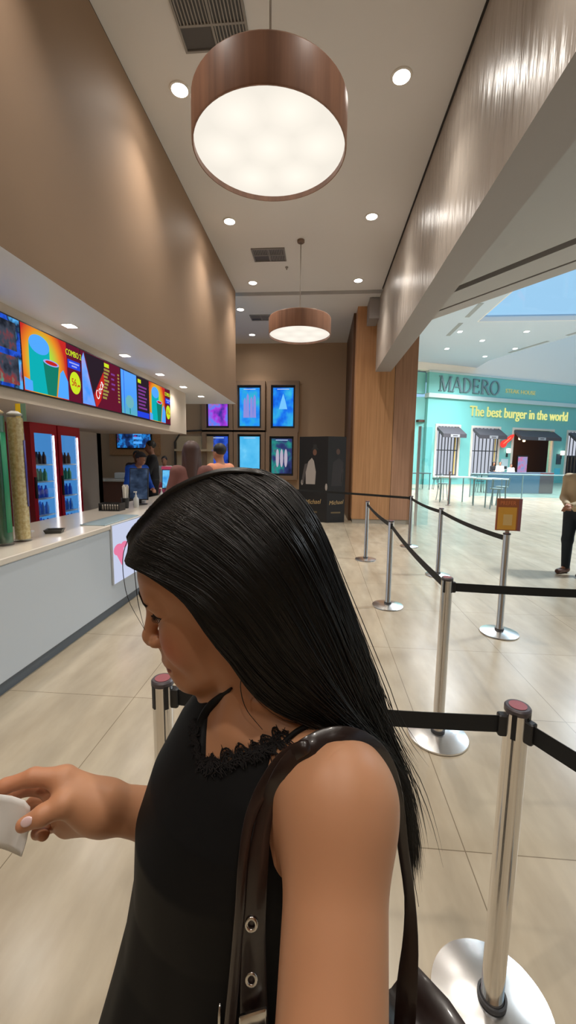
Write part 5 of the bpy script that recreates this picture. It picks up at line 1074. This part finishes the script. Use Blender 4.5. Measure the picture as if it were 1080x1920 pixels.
for i, (px, py) in enumerate(((950, 848), (1051, 852))):
    u, z = fpt(px, py); t = fthing('wall_lantern', 'lit wall lamp ' + ('left of the restaurant doorway under the neon sign', 'right of the restaurant doorway near the man in beige')[i], 'wall lamp', u, z, .0, 'restaurant wall lamps'); MB().box(-.06, .06, -.35, .1, 0, .08).build('bracket', bar, t); MB().lathe([(0, -.02), (.14, .0), (.14, .32), (0, .34)], n=14).xf(Matrix.Rotation(-PI / 2, 4, 'X') @ Matrix.Translation((0, -.16, -.05))).build('glass', emis('lantern_glow', (1, .90, .78), 2.2), t)
for px, py, w, h, m, lab in ((945, 871, .34, .42, mat('notice_white', srgb(190, 214, 220), rough=.5), 'pale notice board with dark lower strip left of the doorway'), (1047, 861, .26, .40, mat('notice_dark', srgb(52, 72, 84), rough=.5), 'dark menu plaque right of the doorway'), (1044, 884, .30, .25, mat('notice_cyan', srgb(80, 190, 214), rough=.5), 'cyan notice under the dark menu plaque')):
    u, z = fpt(px, py); t = fthing('notice_board', lab, 'notice', u, z, .0); MB().bevbox(-w, w, -h, h, 0, .05, .01).build('panel', m, t)
    if 'strip' in lab: MB().box(-w * .7, w * .7, -h * .8, -h * .3, .05, .055).build('dark_strip', bar, t)
p0_ = openings[2]
for i, (px, py) in enumerate(((966, 834), (974, 829), (980, 826), (986, 822), (1002, 822), (1012, 826))):
    u, z = fpt(px, py); t = fthing('pendant_bulb', 'small warm hanging bulb inside the restaurant doorway', 'pendant light', u * 1.0 + .0, z + .15, -.9 - .1 * i, 'warm bulbs inside the doorway'); MB().lathe([(0, -.22), (.10, -.18), (.10, .18), (0, .22)], n=10).xf(Matrix.Rotation(-PI / 2, 4, 'X')).build('bulb', emis('bulb_glow', (1, .78, .45), 3.), t); MB().cyl((0, .15, 0), (0, 4.25 - z - .15, 0), .012, n=6).build('cable', bar, t)
l = bpy.data.lights.new('doorway_glow', 'POINT'); l.energy = 420; l.color = (1, .74, .45); l.shadow_soft_size = .2; lo_ = bpy.data.objects.new('doorway_glow', l); COL.objects.link(lo_); lo_.location = FM @ Vector(((openings[2][0] + openings[2][1]) / 2, 3.0, -2.6))  # extra warm light added to brighten the interior, no fixture of its own
u, z = fpt(996, 888); t = fthing('standing_poster', 'pink and lilac poster stand just inside the restaurant doorway', 'poster stand', u, .0, -.9); b = MB(); b.box(-.55, .55, .05, 2.15, -.04, .04).box(-.6, .6, 0, .08, -.25, .25); b.build('frame', bar, t); MB().box(-.48, .48, .2, 2.05, .04, .05).build('display', screen('stand_picture', [(.3, srgb(150, 170, 230)), (.5, srgb(190, 170, 220)), (.65, srgb(230, 130, 180))], (3, 3, 3), .8, seed=4), t)
# tables and chairs outside
tabm = mat('pale_table', srgb(196, 220, 222), rough=.3); tlegs = mat('table_leg', srgb(120, 150, 156), rough=.4, metal=.5); darkt = mat('dark_table', srgb(44, 60, 66), rough=.5)
def table(x, y, w, d, h, lab, m, ml):
    t = thing('high_table', lab, 'table', (x, y, 0), .25, 'tables outside the restaurant'); MB().bevbox(-w / 2, w / 2, -d / 2, d / 2, h - .05, h, .01).build('tabletop', m, t)
    for sx in (-1, 1):
        for sy in (-1, 1): MB().cyl((sx * (w / 2 - .06), sy * (d / 2 - .06), 0), (sx * (w / 2 - .06), sy * (d / 2 - .06), h - .05), .022, n=8).build('leg', ml, t, 60)
def stool(x, y, rz, lab, h=.72, m=None):
    m = m or tlegs; t = thing('bar_stool', lab, 'stool', (x, y, 0), rz, 'stools outside the restaurant'); MB().lathe([(0, h - .04), (.2, h - .04), (.21, h), (0, h)], n=20).build('seat', m, t, 40)
    for k in range(4): a = PI / 4 + k * PI / 2; MB().cyl((.15 * math.cos(a), .15 * math.sin(a), h - .04), (.23 * math.cos(a), .23 * math.sin(a), 0), .015, n=8).build('leg', m, t, 60)
    MB().tube([(-.19, -.15, h), (-.24, -.14, h + .32), (-.24, .14, h + .32), (-.19, .15, h)], .014).build('backrest', m, t, 60)
table(5.35, 16.3, 1.1, .8, 1.03, 'tall pale table standing behind the left of the orange sign', tabm, tlegs); table(6.15, 15.2, .9, .8, 1.03, 'tall pale table just above the orange sign', tabm, tlegs); table(5.6, 24.0, 1.3, .9, .95, 'dark table against the left corner of the restaurant', darkt, darkt); table(9.4, 22.5, 1.3, .9, .95, 'dark table under the second barred window', darkt, darkt)
stool(6.05, 14.4, 1.2, 'stool in front of the pale table above the orange sign'); stool(6.75, 15.6, 2.8, 'stool right of the pale table above the orange sign'); stool(5.1, 17.3, -1.3, 'stool behind the tall pale table at left'); stool(4.5, 24.4, 0, 'dark stool left of the dark corner table', .62, darkt); stool(6.75, 24.2, 3.1, 'dark stool right of the dark corner table', .62, darkt); stool(8.5, 22.3, 0, 'dark stool left of the dark table under the second window', .62, darkt)
o = MB().lathe([(0, 0), (.10, 0), (.10, .006), (.022, .02), (.022, 1.2), (.05, 1.22), (.05, 1.25), (0, 1.25)], n=16).build('bollard_post', mat('bronze_post', srgb(128, 108, 108), rough=.4), None, 40); o.location = (4.75, 15.3, 0); tag(o, 'thin bronze post standing left of the tall pale tables', 'post')
gb = thing('glass_balustrade', 'glass balustrade with steel rail in front of the restaurant', 'balustrade', (0, 0, 0)); gbm = glassm('balustrade_glass', (.66, .90, .95), .35); pts_ = [(6.9, 19.2), (9.0, 18.8), (11.2, 18.6), (13.4, 18.4)]
for a, b_ in zip(pts_, pts_[1:]):
    a = np.array(a); b_ = np.array(b_); d = (b_ - a) / np.linalg.norm(b_ - a); n_ = np.array([-d[1], d[0]]) * .008; q = a + d * .03; r_ = b_ - d * .03; MB().prism([tuple(q - n_), tuple(r_ - n_), tuple(r_ + n_), tuple(q + n_)], .06, 1.02).build('glass_pane', gbm, gb)
for p in pts_: MB().cyl((*p, 0), (*p, 1.04), .025, n=10).build('upright', tlegs, gb, 60)
MB().tube([(*p, 1.06) for p in pts_], .03, 10).build('handrail', tlegs, gb, 60)
o = thing('low_screen', 'dark slate panel standing behind the glass balustrade', 'panel', (10.4, 22.0, 0), .1); MB().bevbox(-1.7, 1.7, -.05, .05, 0, 1.1, .01).build('panel', mat('slate_panel', srgb(92, 108, 126), rough=.5), o); MB().box(1.0, 1.72, -.06, -.05, .02, 1.08).build('brown_panel', mat('brown_panel', srgb(104, 72, 72), rough=.5), o)
def gpt(px, Y):
    d = CR.T @ np.array([(px - 540) / 760, (868 - 960) / 760, 1.]); return float(d[0] / d[1] * Y)
figure(('diner with long dark hair and dark top beside the second barred window',), gpt(926, 27.6), 27.6, -1.6, 1.62, blackc, navy, 'long', darkhair, ((.3, .1, 1.1), (.3, -.1, 1.1)), res=.02)
figure(('diner in white top between the second barred window and the doorway',), gpt(938, 26.6), 26.6, -1.9, 1.64, whitec, navy, 'short', brownhair, ((.3, .1, 1.1), (.3, -.1, 1.1)), res=.02)
figure(('diner in white top by the left edge of the doorway',), gpt(959, 27.6), 27.6, -1.8, 1.5, whitec, navy, 'short', brownhair, ((.25, .15, .95), (.25, -.15, .95)), res=.02)
# ================================================================ daylight and exposure
w = bpy.data.worlds.new('world'); SC.world = w; w.use_nodes = True; bg = w.node_tree.nodes['Background']; bg.inputs[0].default_value = (.40, .70, .98, 1); bg.inputs[1].default_value = .95
SC.view_settings.view_transform = 'Standard'; SC.view_settings.look = 'None'; SC.view_settings.exposure = 0.0; SC.view_settings.gamma = 1.0; SC.view_settings.use_curve_mapping = False
SC.cycles.max_bounces = 8; SC.cycles.diffuse_bounces = 4; SC.cycles.glossy_bounces = 4; SC.cycles.transparent_max_bounces = 12; SC.cycles.sample_clamp_indirect = 4; SC.cycles.use_denoising = True
bpy.context.view_layer.update()
